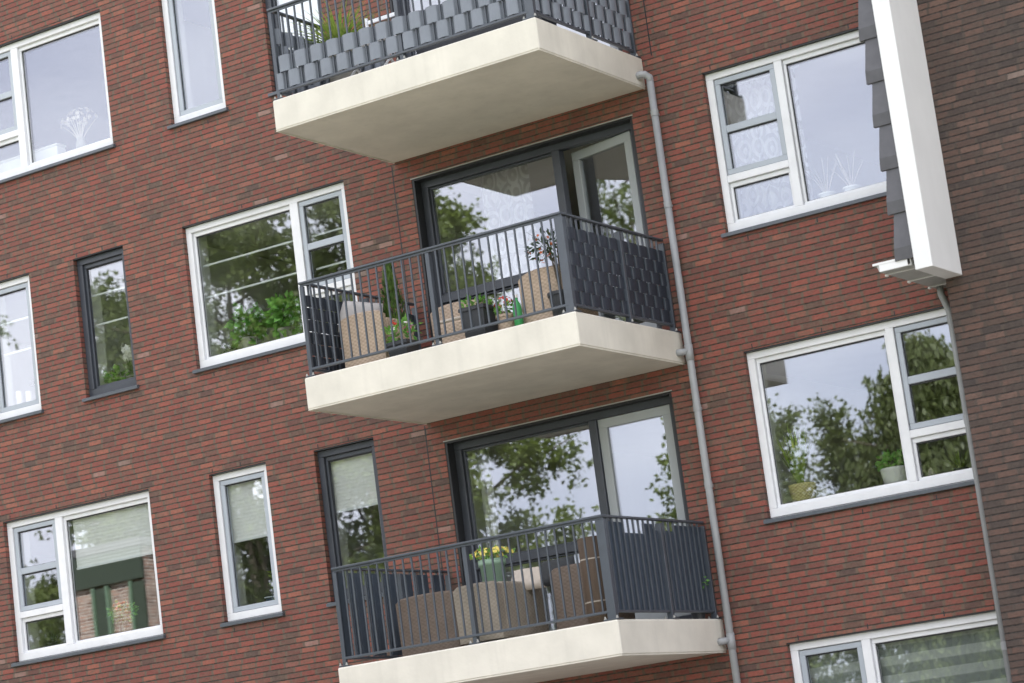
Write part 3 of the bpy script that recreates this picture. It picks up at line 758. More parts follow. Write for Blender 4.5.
def blades(c, n, ln, spread, wd, seed=1, droop=.4):
    m = MB(); r_ = random.Random(seed)
    for i in range(n):
        t_ = r_.uniform(0, 2 * math.pi); s = r_.uniform(.15, 1) * spread; L_ = ln * r_.uniform(.6, 1.1)
        d = Vector((math.cos(t_) * s, math.sin(t_) * s, 1)).normalized(); sd_ = Vector((-math.sin(t_), math.cos(t_), 0)); out = Vector((math.cos(t_), math.sin(t_), 0))
        p0 = Vector(c) + out * .02 * r_.random(); vs = []; K = 5
        for k in range(K + 1):
            u_ = k / K; p = p0 + d * L_ * u_ + out * droop * s * L_ * u_ * u_ - Vector((0, 0, droop * s * L_ * u_ * u_ * .7)); w = wd * (1 - u_ ** 2) + .001
            vs += [p - sd_ * w / 2, p + sd_ * w / 2]
        m.add(vs, [(2 * k, 2 * k + 1, 2 * k + 3, 2 * k + 2) for k in range(K)])
    return m
def soil(t, c, r_, h): m = MB(); m.lathe((c[0], c[1], c[2] + h - .03), [(r_, 0), (r_, .01)], 18); m.build('soil', M_['soil'], t)
def potted(name, c, pot, plant, label, cat, potmat, leafmat, group=None, flower=None, fm=None):
    """pot = (r0, r1, h); plant = an MB"""
    t = thing(name, c, label, cat, group)
    pot_mb(c, *pot).build('pot', M_[potmat], t, False); soil(t, c, pot[1] - .014, pot[2])
    plant.build('foliage', M_[leafmat], t)
    if flower: flower.build('flowers', M_[fm], t)
    return t
def blossoms(c, rad, n, size, seed=1, top=True):
    m = MB(); r_ = random.Random(seed)
    for i in range(n):
        d = rvec(r_); d.z = abs(d.z) if top else d.z
        p = Vector(c) + Vector((d.x * rad[0], d.y * rad[1], d.z * rad[2])); ax = (d + rvec(r_) * .3).normalized()
        u_ = ax.cross(Vector((.2, .3, 1))).normalized(); w = ax.cross(u_)
        for k in range(5):
            an = 2 * math.pi * k / 5 + r_.random() * .3; dd = (u_ * math.cos(an) + w * math.sin(an) + ax * .35)
            m.leaf(p, dd, ax, size, size * .75)
    return m
# window left of the middle balcony
for i, (x, h) in enumerate(((.56, .20), (1.10, .20))):
    c = (x, .30, 6.962); r0, r1, ph = .075, .10, .20
    potted('potted_plant', c, (r0, r1, ph), foliage((x, .29, 6.962 + .36), (.21, .13, .23), 210, .12, .085, 10 + i, .0, .35),
           ('left leafy plant in a grey pot in the window beside the middle balcony', 'leafy plant in a grey pot nearest the mullion of the window beside the middle balcony')[i], 'plant', 'pot_grey', 'leaf_house', 'pair of leafy plants on the sill')
potted('potted_plant', (.27, .30, 6.962), (.05, .06, .07), foliage((.27, .29, 7.06), (.09, .08, .09), 60, .06, .03, 31), 'small dark plant at the lower left corner of the window beside the middle balcony', 'plant', 'pot_black', 'leaf_house_dark')
# orchid window
oc = (-1.20, .31, 6.962)
t = potted('orchid', oc, (.055, .065, .12), foliage((oc[0], oc[1], oc[2] + .15), (.12, .1, .05), 12, .16, .06, 5), 'white orchid on the sill of the dark framed window', 'plant', 'pot_grey', 'leaf_house_dark', None, blossoms((oc[0] - .02, oc[1] - .01, oc[2] + .42), (.07, .05, .14), 24, .045, 3, False), 'flower_white')
stems((oc[0], oc[1], oc[2] + .1), [(oc[0] - .02, oc[1], oc[2] + .45), (oc[0] + .02, oc[1], oc[2] + .38)]).build('stem', M_['stem'], t)
potted('potted_plant', (-1.43, .30, 6.962), (.055, .065, .09), foliage((-1.43, .29, 7.10), (.13, .1, .11), 90, .08, .055, 8, .1), 'round leafed plant next to the white orchid', 'plant', 'pot_grey', 'leaf_house')
# leftmost window of the middle storey
for x, h, lab in ((-2.955, .16, 'tall white pillar candle in the leftmost window of the middle storey'), (-2.80, .13, 'shorter white pillar candle in the leftmost window of the middle storey')):
    t = thing('pillar_candle', (x, .28, 6.962), lab, 'candle', 'white pillar candles')
    m = MB(); m.lathe((x, .28, 6.962 + .12), [(.035, 0), (.037, .005), (.037, h), (.03, h + .004), (.008, h - .004)], 16); m.build('wax', M_['candle'], t, False)
    m = MB(); m.tube([(x, .28, 6.96 + .12 + h - .004), (x, .28, 6.96 + .12 + h + .014)], .0015, 5); m.build('wick', M_['black'], t)
    m = MB(); m.lathe((x, .28, 6.962), [(.05, 0), (.05, .01), (.012, .02), (.012, .1), (.045, .112), (.045, .12)], 16); m.build('candle_holder', M_['twig'], t)
potted('potted_plant', (-2.60, .30, 6.962), (.05, .06, .12), foliage((-2.60, .29, 7.25), (.09, .08, .17), 50, .07, .035, 41, .2), 'dark twiggy plant at the right edge of the leftmost middle window', 'plant', 'pot_black', 'leaf_house_dark')
# big window right of the downpipe, middle of the picture's right side
zc = 4.062
t = thing('basket_plant', (7.085, .30, zc), 'spiky yellow green plant in a woven straw basket', 'plant')
m = MB(); m.lathe((7.085, .30, zc), [(.105, 0), (.11, .01), (.135, .2), (.14, .235), (.125, .235), (.12, .2)], 24); m.build('basket', M_['basket'], t, True); soil(t, (7.085, .30, zc), .12, .23)
blades((7.085, .27, zc + .2), 80, .60, .40, .036, 4, .25).build('foliage', M_['leaf_spear'], t)
t = thing('photo_frame', (7.30, .24, zc), 'small silver picture frame leaning beside the straw basket plant', 'picture frame')
m = MB(); m.ring(7.245, 7.375, zc, zc + .15, .232, .244, .014); m.data_ = 0; m.build('frame', M_['steel'], t); m = MB(); m.box(7.2585, 7.3615, .2335, .238, zc + .0135, zc + .1365); m.build('picture', M_['pot_grey'], t)
t = thing('potted_plant', (8.07, .30, zc), 'green plant in a wide white pot beside the mullion of the wide right window', 'plant')
m = MB(); m.lathe((8.08, .30, zc), [(.10, 0), (.12, .02), (.145, .2), (.15, .215), (.135, .215), (.13, .19)], 24); m.build('pot', M_['pot_white'], t, True); soil(t, (8.08, .30, zc), .13, .215)
foliage((8.06, .29, zc + .27), (.15, .12, .08), 110, .07, .05, 15, .2).build('foliage', M_['leaf_house'], t)
for x, h, r_, lab in ((8.445, .15, .035, 'taller beige stone figure in the lower right corner pane'), (8.56, .075, .05, 'low beige stone bowl in the lower right corner pane')):
    t = thing('stone_ornament', (x, .28, zc), lab, 'ornament', 'beige stone ornaments')
    m = MB(); m.lathe((x, .28, zc), [(r_ * .8, 0), (r_, h * .2), (r_ * .95, h * .6), (r_ * .6, h * .85), (r_ * .3, h)], 14); m.build('stone', M_['twig'], t, True)
potted('potted_plant', (8.74, .30, zc), (.05, .065, .09), blades((8.74, .30, zc + .07), 50, .26, .9, .012, 6, .5), 'small grassy plant beside the beige stone ornaments', 'plant', 'pot_black', 'leaf_spear')
# top right window: two pale pots with bare twigs
for x, lab in ((7.83, 'white pot with bare twigs, nearer the mullion of the top right window'), (8.10, 'white pot with bare twigs, nearer the tiled roof edge in the top right window')):
    t = thing('twig_pot', (x, .29, 6.962), lab, 'pot', 'white pots with twigs')
    pot_mb((x, .29, 6.962), .065, .08, .13).build('pot', M_['pot_white'], t); r_ = random.Random(int(x * 100))
    stems((x, .29, 7.06), [(x + r_.uniform(-.2, .2), .29 + r_.uniform(-.05, .05), 7.06 + r_.uniform(.2, .42)) for _ in range(9)], .004).build('twigs', M_['twig'], t)
t = thing('tealight_glass', (7.12, .29, 6.962), 'small white tealight glass below the net curtain of the top right window', 'candle')
m = MB(); m.lathe((7.12, .29, 6.962), [(.03, 0), (.035, .01), (.035, .07), (.03, .07), (.028, .02)], 14); m.build('glass', M_['pot_white'], t, True)
# top left window: pale dried flowers
t = thing('dried_flowers', (-1.62, .30, 9.862), 'pale dried flowers in a grey vase in the top left window', 'vase')
m = MB(); m.lathe((-1.62, .30, 9.862), [(.06, 0), (.075, .02), (.06, .18), (.045, .22), (.05, .24), (.04, .24)], 18); m.build('vase', M_['pot_grey'], t, True)
stems((-1.62, .3, 10.05), [(-1.62 + rng.uniform(-.28, .28), .3, 10.15 + rng.uniform(.1, .35)) for _ in range(14)], .005).build('stems', M_['twig'], t)
blossoms((-1.62, .3, 10.3), (.26, .1, .16), 30, .035, 9).build('flowers', M_['twig'], t)
t = thing('storage_box', (-2.2, .32, 9.862), 'plain white box on the sill of the top left window', 'box')
m = MB(); m.box(-3.02, -1.98, .27, .44, 9.862, 10.10, .01); m.build('box', M_['pot_white'], t); m = MB(); m.box(-3.03, -1.97, .262, .448, 10.102, 10.13, .01); m.build('lid', M_['pot_white'], t)
# bottom left window: bouquet, small plant
t = thing('flower_bouquet', (-1.70, .30, 4.062), 'mixed flower bouquet in a glass vase in the bottom left window', 'bouquet')
m = MB(); m.lathe((-1.70, .30, 4.062), [(.06, 0), (.065, .01), (.07, .2), (.062, .2), (.058, .012)], 18); m.build('vase', M_['vase_glass'], t, True)
foliage((-1.70, .29, 4.34), (.18, .12, .12), 120, .08, .04, 21, .2).build('foliage', M_['leaf_house'], t)
blossoms((-1.68, .28, 4.38), (.16, .1, .1), 22, .032, 22).build('flowers', M_['flower_orange'], t)
blossoms((-1.66, .27, 4.36), (.15, .1, .1), 10, .03, 25).build('pale_flowers', M_['flower_yellow'], t)
stems((-1.70, .30, 4.08), [(-1.75, .3, 4.3), (-1.65, .3, 4.3), (-1.7, .28, 4.32), (-1.72, .32, 4.28)], .004).build('stems', M_['stem'], t)
potted('potted_plant', (-2.80, .30, 4.062), (.06, .075, .11), blades((-2.80, .30, 4.062 + .1), 50, .22, 1.0, .012, 12, .5), 'thin leaved plant in a dark pot in the lower left pane', 'plant', 'pot_black', 'leaf_house_dark')
# narrow bottom window
t = thing('storage_crate', (.56, .29, 4.062), 'navy plastic crate on the sill of the narrow bottom window', 'crate')
m = MB(); m.box(.44, .70, .22, .38, 4.062, 4.19, .01); m.build('crate', M_['navy'], t); m = MB(); m.box(.43, .71, .21, .39, 4.192, 4.21, .004); m.build('rim', M_['sash'], t)
potted('potted_plant', (.56, .44, 4.062), (.05, .06, .1), foliage((.50, .42, 4.36), (.12, .08, .16), 50, .07, .035, 44, .2), 'yellowish plant behind the navy crate in the narrow bottom window', 'plant', 'pot_grey', 'leaf_spear')

# ------------------------------------------------------------------ balcony furniture
def rounded_panel(m, x0, x1, y0, y1, z0, z1, b=.03): m.box(x0, x1, y0, y1, z0, z1, b)
def armchair(c, w, d, h, mat, label, group, ah=.56, cush='cushion', rotz=0.0, arch=0.0):
    """wicker armchair whose back stands on the -y side"""
    t = thing('wicker_armchair', c, label, 'armchair', group)
    X, Y, Z = c; wood = M_[mat]
    def fin(m, name, mt, smooth=False):
        if rotz:
            rm = Matrix.Translation(c) @ Matrix.Rotation(rotz, 4, 'Z') @ Matrix.Translation(-Vector(c)); m.v = [tuple(rm @ Vector(v)) for v in m.v]
        return m.build(name, mt, t, smooth)
    m = MB(); n = 14; vs = []; fs = []
    for i in range(n + 1):       # curved back, its top edge slightly arched
        u_ = -1 + 2 * i / n; x = X + u_ * w / 2; y = Y + .05 * u_ * u_; zt_ = Z + h - arch * u_ * u_ - (.02 if abs(u_) > .98 else 0)
        vs += [(x, y, Z + .03), (x, y - .02, zt_ - .02), (x, y + .02, zt_), (x, y + .075, zt_ - .012), (x, y + .08, Z + .03)]
    for i in range(n):
        for k in range(4): a_ = i * 5 + k; fs.append((a_, a_ + 5, a_ + 6, a_ + 1))
    fs += [(0, 1, 2, 3, 4), tuple(n * 5 + k for k in (4, 3, 2, 1, 0))]
    m.add(vs, fs); fin(m, 'backrest', wood)
    for s_ in (-1, 1):
        m = MB(); xa = X + s_ * (w / 2 - .045); m.box(xa - .045, xa + .045, Y + .13, Y + d, Z + .03, Z + ah, .02); fin(m, 'armrest', wood)
        for yy in (Y + .15, Y + d - .03):
            m = MB(); m.box(xa - .02, xa + .02, yy - .02, yy + .02, Z + .0, Z + .028); fin(m, 'leg', M_['black'])
    m = MB(); m.box(X - w / 2 + .095, X + w / 2 - .095, Y + .13, Y + d - .01, Z + .05, Z + .30, .015); fin(m, 'seat', wood)
    m = MB(); m.box(X - w / 2 + .10, X + w / 2 - .10, Y + .14, Y + d - .02, Z + .305, Z + .40, .035); fin(m, 'seat_cushion', M_[cush])
    return t
def cushion(c, sx_, sy_, sz_, mat, label, rot=(0, 0, 0)):
    t = thing('cushion', c, label, 'cushion', 'loose cushions on the balconies')
    m = MB(); n = 10; vs = []; fs = []
    for k in (-1, 1):
        for i in range(n + 1):
            for j in range(n + 1):
                u_ = -1 + 2 * i / n; v = -1 + 2 * j / n; b_ = ((1 - u_ ** 4) * (1 - v ** 4)) ** .5
                vs.append(((u_ * (1 - .08 * (1 - v * v) * -1)) * sx_ / 2, k * (b_ * .5 + .02) * sy_, v * sz_ / 2))
    q_ = (n + 1) ** 2
    for k in (0, 1):
        for i in range(n):
            for j in range(n):
                f = (k * q_ + i * (n + 1) + j, k * q_ + (i + 1) * (n + 1) + j, k * q_ + (i + 1) * (n + 1) + j + 1, k * q_ + i * (n + 1) + j + 1)
                fs.append(f if k == 0 else f[::-1])
    ed = [(i, 0) for i in range(n)] + [(n, j) for j in range(n)] + [(n - i, n) for i in range(n)] + [(0, n - j) for j in range(n)]
    for k in range(len(ed)):
        a_, b_ = ed[k], ed[(k + 1) % len(ed)]; ia = a_[0] * (n + 1) + a_[1]; ib = b_[0] * (n + 1) + b_[1]
        fs.append((ia, q_ + ia, q_ + ib, ib))
    from mathutils import Euler
    rm = Matrix.Translation(c) @ Euler(rot).to_matrix().to_4x4(); m.add([rm @ Vector(v) for v in vs], fs); m.build('cover', M_[mat], t, True)
    return t
ZM = 6.005
armchair((3.535, -1.86, ZM), .50, .62, .58, 'wicker', 'tan wicker armchair at the left end of the middle balcony', 'tan wicker armchairs', .50, 'cushion', 0, .02)
cushion((3.36, -1.55, 6.60), .42, .13, .34, 'cushion', 'light grey cushion standing in the left tan armchair of the middle balcony', (R(-10), R(14), R(18)))
armchair((5.645, -1.80, ZM), .53, .60, .57, 'wicker', 'tan wicker armchair with rounded back at the right end of the middle balcony', 'tan wicker armchairs', .48, 'cushion', 0, .035)
armchair((4.10, -.95, ZM), .58, .6, .66, 'wicker', 'tan wicker armchair standing by the wall in the middle of the middle balcony', 'tan wicker armchairs', .52, 'cushion', R(4), .02)
t = thing('wicker_stool', (4.62, -1.45, ZM), 'low tan wicker stool behind the black planter of the middle balcony', 'stool')
m = MB(); m.box(4.30, 4.95, -1.62, -1.15, ZM + .03, ZM + .31, .02); m.build('body', M_['wicker'], t); m = MB(); m.box(4.31, 4.94, -1.61, -1.16, ZM + .312, ZM + .35, .015); m.build('top', M_['cushion_pale'], t)
# conifer in a pot behind the left chair
t = thing('potted_conifer', (3.52, -1.18, ZM), 'small pointed conifer in a dark pot behind the left tan armchair', 'plant')
pot_mb((3.52, -1.18, ZM), .12, .15, .28).build('pot', M_['pot_black'], t); soil(t, (3.52, -1.18, ZM), .13, .28)
fm_ = MB(); r_ = random.Random(3)
for i in range(1100):
    h_ = r_.random() ** 1.3; an = r_.uniform(0, 6.283); rr = (.17 * (1 - h_) ** .75 + .01) * r_.uniform(.4, 1.1)
    if h_ < .08: rr *= .7
    fm_.leaf((3.52 + rr * math.cos(an), -1.18 + rr * math.sin(an), ZM + .28 + h_ * .86), (math.cos(an) * .5, math.sin(an) * .5, 1), (math.cos(an), math.sin(an), 0), .07, .028)
fm_.build('foliage', M_['leaf_fir'], t); stems((3.52, -1.18, ZM + .2), [(3.52, -1.18, ZM + 1.05)], .012).build('stem', M_['bark'], t)
# flower pots along the railing
def square_pot(t, x, y, z, w, h, mat):
    m = MB(); a_ = w * .42; vs = [(x - a_, y - a_, z), (x + a_, y - a_, z), (x + a_, y + a_, z), (x - a_, y + a_, z)]; b_ = w * .5
    vs += [(x - b_, y - b_, z + h), (x + b_, y - b_, z + h), (x + b_, y + b_, z + h), (x - b_, y + b_, z + h)]
    m.add(vs, [(0, 3, 2, 1), (4, 5, 6, 7), (0, 1, 5, 4), (1, 2, 6, 5), (2, 3, 7, 6), (3, 0, 4, 7)]); m.ring(x - b_ - .01, x + b_ + .01, z + h - .05, z + h - .045, y - b_ - .01, y + b_ + .01, .001) if False else None
    m.box(x - b_ - .012, x + b_ + .012, y - b_ - .012, y + b_ + .012, z + h - .035, z + h + .004, .004)
    m.build('pot', M_[mat], t); m = MB(); m.box(x - b_ + .008, x + b_ - .008, y - b_ + .008, y + b_ - .008, z + h + .0045, z + h + .009); m.build('soil', M_['soil'], t)
t = thing('flower_pot', (4.0, -1.85, ZM), 'dark pot of white and pink flowers left of the railing post on the middle balcony', 'plant')
square_pot(t, 4.02, -1.84, ZM, .24, .17, 'pot_black')
foliage((4.0, -1.84, ZM + .27), (.19, .12, .10), 130, .085, .03, 50, .2).build('foliage', M_['leaf_house'], t); blossoms((4.0, -1.85, ZM + .30), (.17, .11, .07), 14, .026, 51).build('flowers', M_['flower_white'], t); blossoms((4.12, -1.85, ZM + .27), (.06, .08, .05), 9, .024, 52).build('pink_flowers', M_['flower_pink'], t); blossoms((3.93, -1.82, ZM + .36), (.03, .04, .05), 5, .026, 53).build('red_flowers', M_['flower_red'], t)
t = thing('planter', (4.93, -1.85, ZM), 'square black planter with a trailing green plant on the middle balcony', 'planter')
square_pot(t, 4.94, -1.84, ZM, .27, .32, 'pot_black'); foliage((4.93, -1.84, ZM + .37), (.19, .13, .06), 90, .06, .03, 55, .1).build('foliage', M_['leaf_house'], t)
t = thing('flower_pot', (5.20, -1.75, ZM), 'terracotta pot of red geraniums beside the green bottle on the middle balcony', 'plant')
pot_mb((5.20, -1.78, ZM), .07, .09, .20).build('pot', M_['wicker'], t); soil(t, (5.20, -1.78, ZM), .075, .2); foliage((5.2, -1.78, ZM + .26), (.10, .09, .06), 60, .05, .035, 60, .2).build('foliage', M_['leaf_house'], t); blossoms((5.2, -1.79, ZM + .30), (.09, .08, .08), 22, .022, 61).build('flowers', M_['flower_red'], t)
t = thing('plastic_bottle', (5.36, -1.80, ZM), 'green plastic bottle with white cap standing on the middle balcony', 'bottle')
m = MB(); m.lathe((5.36, -1.82, ZM), [(.04, 0), (.045, .01), (.045, .22), (.04, .26), (.018, .31), (.018, .33)], 16); m.build('bottle', M_['bottle'], t, True); m = MB(); m.lathe((5.36, -1.82, ZM + .331), [(.02, 0), (.02, .03)], 14); m.build('cap', M_['pot_white'], t)
t = thing('flowering_shrub', (5.88, -1.9, ZM), 'orange flowered shrub in a dark pot at the right corner of the middle balcony', 'plant')
pot_mb((5.90, -1.88, ZM), .10, .125, .26).build('pot', M_['pot_black'], t); soil(t, (5.90, -1.88, ZM), .11, .26)
stems((5.90, -1.88, ZM + .2), [(5.86, -1.86, ZM + .62), (5.80, -1.84, ZM + .80), (5.93, -1.88, ZM + .78)], .010).build('stem', M_['bark'], t)
f_ = foliage((5.80, -1.86, ZM + .74), (.20, .16, .15), 190, .07, .022, 70, .0); g_ = stems((5.84, -1.86, ZM + .68), [(5.75 + rng.uniform(-.18, .2), -1.86, ZM + rng.uniform(.72, 1.02)) for _ in range(7)], .003); b_ = len(f_.v); f_.v += g_.v; f_.f += [tuple(i + b_ for i in f) for f in g_.f]; f_.mi += g_.mi
f_.build('foliage', M_['leaf_house_dark'], t); blossoms((5.78, -1.88, ZM + .74), (.17, .14, .15), 26, .020, 71, False).build('flowers', M_['flower_orange'], t)
# bottom balcony
ZL = 3.105
armchair((3.80, -1.72, ZL), .68, .66, .60, 'wicker_brown', 'brown wicker armchair at the left end of the bottom balcony', 'brown wicker armchairs', .52, 'cushion_dark', 0, .012)
armchair((4.53, -1.93, ZL), .50, .92, .585, 'wicker_pale', 'pale wicker armchair in front of the tall green planter on the bottom balcony', 'brown wicker armchairs', .575, 'cushion_dark', 0, .005)
armchair((5.40, -1.50, ZL), .56, .62, .64, 'wicker_brown', 'brown wicker armchair beside the reed screen roll on the bottom balcony', 'brown wicker armchairs', .54, 'cushion_dark', 0, .012)
cushion((4.80, -1.30, 3.70), .36, .12, .24, 'cushion_pale', 'pale beige cushion lying on the pale wicker armchair', (R(-25), 0, R(12)))
cushion((5.12, -1.30, 3.72), .40, .13, .26, 'cushion_dark', 'dark cushion between the pale and the brown wicker armchairs', (R(-12), 0, R(-8)))
t = thing('reed_screen', (5.86, -1.86, ZL), 'tall roll of dark brown reed matting at the right corner of the bottom balcony', 'reed roll')
m = MB(); m.lathe((5.86, -1.83, ZL), [(.15, 0), (.155, .01), (.155, .80), (.15, .81), (.10, .81), (.10, .79)], 24); m.build('matting', M_['reed'], t, True)
for z in (.2, .6): m = MB(); m.lathe((5.86, -1.83, ZL + z), [(.1565, 0), (.158, .006), (.1565, .012)], 24); m.build('tie', M_['twig'], t)
t = thing('planter', (4.25, -1.05, ZL), 'tall sage green planter of yellow flowers on the bottom balcony', 'planter')
px_, py_ = 4.22, -1.02
m = MB(); m.lathe((px_, py_, ZL), [(.09, 0), (.095, .01), (.125, .82), (.14, .825), (.14, .885), (.128, .885), (.12, .86)], 26); m.build('pot', M_['pot_green'], t, True); soil(t, (px_, py_, ZL), .12, .885)
foliage((px_, py_, ZL + .93), (.22, .18, .05), 130, .06, .025, 80, .2).build('foliage', M_['leaf_house'], t); blossoms((px_, py_, ZL + .925), (.235, .19, .075), 90, .024, 81).build('flowers', M_['flower_yellow'], t)
t = thing('small_plant', (6.08, -.16, ZL), 'small green sprig growing through the railing at the wall end of the bottom balcony', 'plant')
pot_mb((5.98, -.16, ZL), .06, .075, .12).build('pot', M_['pot_black'], t); foliage((6.05, -.16, ZL + .38), (.10, .06, .10), 26, .06, .03, 90, .1).build('foliage', M_['leaf_house'], t); stems((5.98, -.16, ZL + .1), [(6.06, -.16, ZL + .42)], .004).build('stem', M_['stem'], t)
# top balcony: grassy plant
t = thing('potted_grass', (2.95 + .35, -.9, 8.905), 'yellow green grassy plant in a grey pot at the left end of the top balcony', 'plant')
m = MB(); m.lathe((3.01 + .24, -1.15, 8.905), [(.13, 0), (.14, .01), (.17, .60), (.185, .605), (.185, .64), (.165, .64), (.16, .62)], 22); m.build('pot', M_['pot_grey'], t, True)
blades((3.25, -1.15, 8.905 + .60), 260, .62, 1.0, .024, 33, .7).build('foliage', M_['leaf_spear'], t)

# top balcony: dark storage bench and a white folding chair
t = thing('storage_bench', (5.1, -1.2, 8.905), 'dark storage bench behind the front railing of the top balcony', 'bench')
m = MB(); m.box(4.35, 5.75, -1.45, -.95, 8.91, 9.40, .015); m.build('box', M_['pot_black'], t); m = MB(); m.box(4.33, 5.77, -1.47, -.93, 9.403, 9.44, .01); m.build('lid', M_['sill'], t)
t = thing('folding_chair', (4.0, -1.75, 8.905), 'white folding chair with crossed legs on the top balcony', 'chair')
for xx in (3.80, 4.22):
    for ya, yb in ((-1.95, -1.50), (-1.50, -1.95)):
        m = MB(); m.tube([(xx + (.012 if ya < yb else -.012), ya, 8.91), (xx + (.012 if ya < yb else -.012), yb, 9.33)], .013, 8); m.build('leg', M_['white'], t)
m = MB(); m.box(3.79, 4.23, -1.95, -1.50, 9.345, 9.37, .008); m.build('seat', M_['white'], t)
m = MB(); m.box(3.826, 4.194, -1.47, -1.455, 9.62, 9.66, .004); m.box(3.826, 4.194, -1.47, -1.455, 9.50, 9.53, .004); m.box(3.80, 3.825, -1.475, -1.45, 9.37, 9.69); m.box(4.195, 4.22, -1.475, -1.45, 9.37, 9.69); m.build('backrest', M_['white'], t)

# ------------------------------------------------------------------ trees and a brick annex across the lawn (seen in the window reflections)
def tree(name, x, y, h, rad, label, leafmat, seed, n, shape='round', trunk=.22, base=.22, leaf=.16, group='trees across the lawn'):
    t = thing(name, (x, y, 0), label, 'tree', group); r_ = random.Random(seed)
    m = MB(); m.tube([(x, y, 0), (x + .1, y, h * .3), (x - .05, y + .1, h * .6), (x, y, h * .9)], [trunk, trunk * .8, trunk * .5, trunk * .12], 10)
    cl = []
    nb = 36 if shape == 'round' else 28 if shape != 'willow' else 36
    for i in range(nb):
        u_ = (i + r_.random()) / nb; z0 = h * (base + (.97 - base) * u_)
        if shape == 'cone': pr_ = rad * (1 - u_) ** .8 + (.25 if rad > 1.5 else .08)
        elif shape == 'slim': pr_ = rad * math.sin(math.pi * (u_ * .85 + .12)) ** .7
        elif rad < .8: pr_ = rad * (1 - u_) ** .8 + .06
        else: pr_ = rad * max(.15, math.sin(math.pi * (u_ * .82 + .12)) ** .6)
        an = i * 2.4 + r_.uniform(-.4, .4); L_ = pr_ * r_.uniform(.7, 1.08)
        rise = L_ * (.35 if shape != 'slim' else .9)
        tip = Vector((x + math.cos(an) * L_, y + math.sin(an) * L_, min(h * 1.0, z0 + rise))); b_ = Vector((x, y, max(h * .15, z0 - rise * .3)))
        md = (b_ + tip) / 2 + Vector((0, 0, .06 * L_))
        m.tube([b_, md, tip], [trunk * .34 * (1 - .6 * u_), trunk * .2 * (1 - .6 * u_), .012], 6)
        for k in range(5):
            f_ = .3 + .7 * (k + r_.random()) / 5; p = b_.lerp(tip, f_) + rvec(r_) * .3 * pr_ * f_ * .6
            cl.append((p, (.28 + .22 * r_.random()) * (.5 + .5 * pr_ / rad) * rad * .42))
    m.build('trunk', M_['bark'], t)
    g_ = np.random.default_rng(seed); per = max(6, n // len(cl)); P = []; D = []
    for (p, s_) in cl:
        s_ = max(.3 if rad > 1 else .2, s_)
        if r_.random() < .05: continue
        if shape == 'willow':
            for k in range(max(3, per // 26)):
                q_ = np.array(p) + g_.normal(0, 1, 3) * np.array((.5, .5, .25)) * s_; L_ = g_.uniform(1.2, 3.8) * min(1, q_[2] / 6)
                w = np.arange(26) / 26; pts = q_ + np.stack([g_.uniform(-.05, .05, 26) + .12 * w, g_.uniform(-.05, .05, 26), -L_ * w], 1)
                P.append(pts); dd = g_.normal(0, .35, (26, 3)); dd[:, 2] -= 1; D.append(dd)
        else:
            # a cluster is made of twigs, each twig carrying a spray of leaves
            nt_ = max(2, per // 12); tw = g_.normal(0, 1, (nt_, 3)) * np.array((.42, .42, .32)) * s_ + np.array(p)
            td = g_.normal(0, 1, (nt_, 3)); td[:, 2] -= .3; td /= np.linalg.norm(td, axis=1, keepdims=True)
            u_ = g_.uniform(0, 1, (nt_, 12, 1)) * .55; pts = tw[:, None, :] + td[:, None, :] * u_ + g_.normal(0, .05, (nt_, 12, 3))
            P.append(pts.reshape(-1, 3)); D.append((td[:, None, :] * .6 + g_.normal(0, .7, (nt_, 12, 3))).reshape(-1, 3))
    P = np.concatenate(P); D = np.concatenate(D); ok = P[:, 2] > .4; P = P[ok]; D = D[ok]; N_ = len(P)
    D /= np.linalg.norm(D, axis=1, keepdims=True); Nn = g_.normal(0, .8, (N_, 3)); Nn[:, 2] += .5
    Sd = np.cross(D, Nn); Sd /= np.linalg.norm(Sd, axis=1, keepdims=True) + 1e-9
    Ls = leaf * g_.uniform(.7, 1.3, (N_, 1)); Ws = Ls * (.22 if shape == 'willow' else .32)
    V_ = np.stack([P, P + D * Ls * .45 + Sd * Ws, P + D * Ls, P + D * Ls * .45 - Sd * Ws], 1).reshape(-1, 3)
    me = bpy.data.meshes.new('crown'); me.vertices.add(4 * N_); me.vertices.foreach_set('co', V_.astype(np.float32).ravel())
    me.loops.add(4 * N_); me.loops.foreach_set('vertex_index', np.arange(4 * N_, dtype=np.int32)); me.polygons.add(N_); me.polygons.foreach_set('loop_start', np.arange(0, 4 * N_, 4, dtype=np.int32))
    me.update(calc_edges=True); me.materials.append(M_[leafmat]); co = bpy.data.objects.new('crown', me); COL.objects.link(co); co.parent = t
    return t
tree('broadleaf_tree', -16.6, -22.5, 16.4, 5.0, 'tallest broad green tree reflected in the windows left of the middle balcony', 'leaf_dark', 1, 120000, 'round', .30, .10, .125)
tree('broadleaf_tree', -10.75, -22.0, 15.3, 3.7, 'cone shaped light green tree reflected in the balcony door glass', 'leaf', 2, 60000, 'cone', .22, .12, .125)
tree('broadleaf_tree', -4.9, -21.5, 8.5, 1.05, 'low bushy tree reflected low in the bottom balcony door', 'leaf', 6, 16000, 'round', .14, .15, .12)
tree('broadleaf_tree', -6.4, -23.5, 6.6, 2.2, 'low round bush reflected just above the railing of the bottom balcony', 'leaf', 61, 16000, 'round', .10, .08, .12)
tree('broadleaf_tree', -7.3, -30.5, 10.0, 1.25, 'loose dark tree reflected at the left edge of the wide right window', 'leaf_dark', 3, 15000, 'slim', .14, .15, .13)
tree('broadleaf_tree', -5.95, -31, 10.1, .45, 'slender pointed tree reflected in the middle of the wide right window', 'leaf_dark', 23, 15000, 'cone', .10, .10, .12)
tree('broadleaf_tree', -15.3, -25.5, 18.2, 2.1, 'slim tree standing behind the tallest broad tree in the reflections', 'leaf_dark', 51, 30000, 'slim', .2, .10, .125)
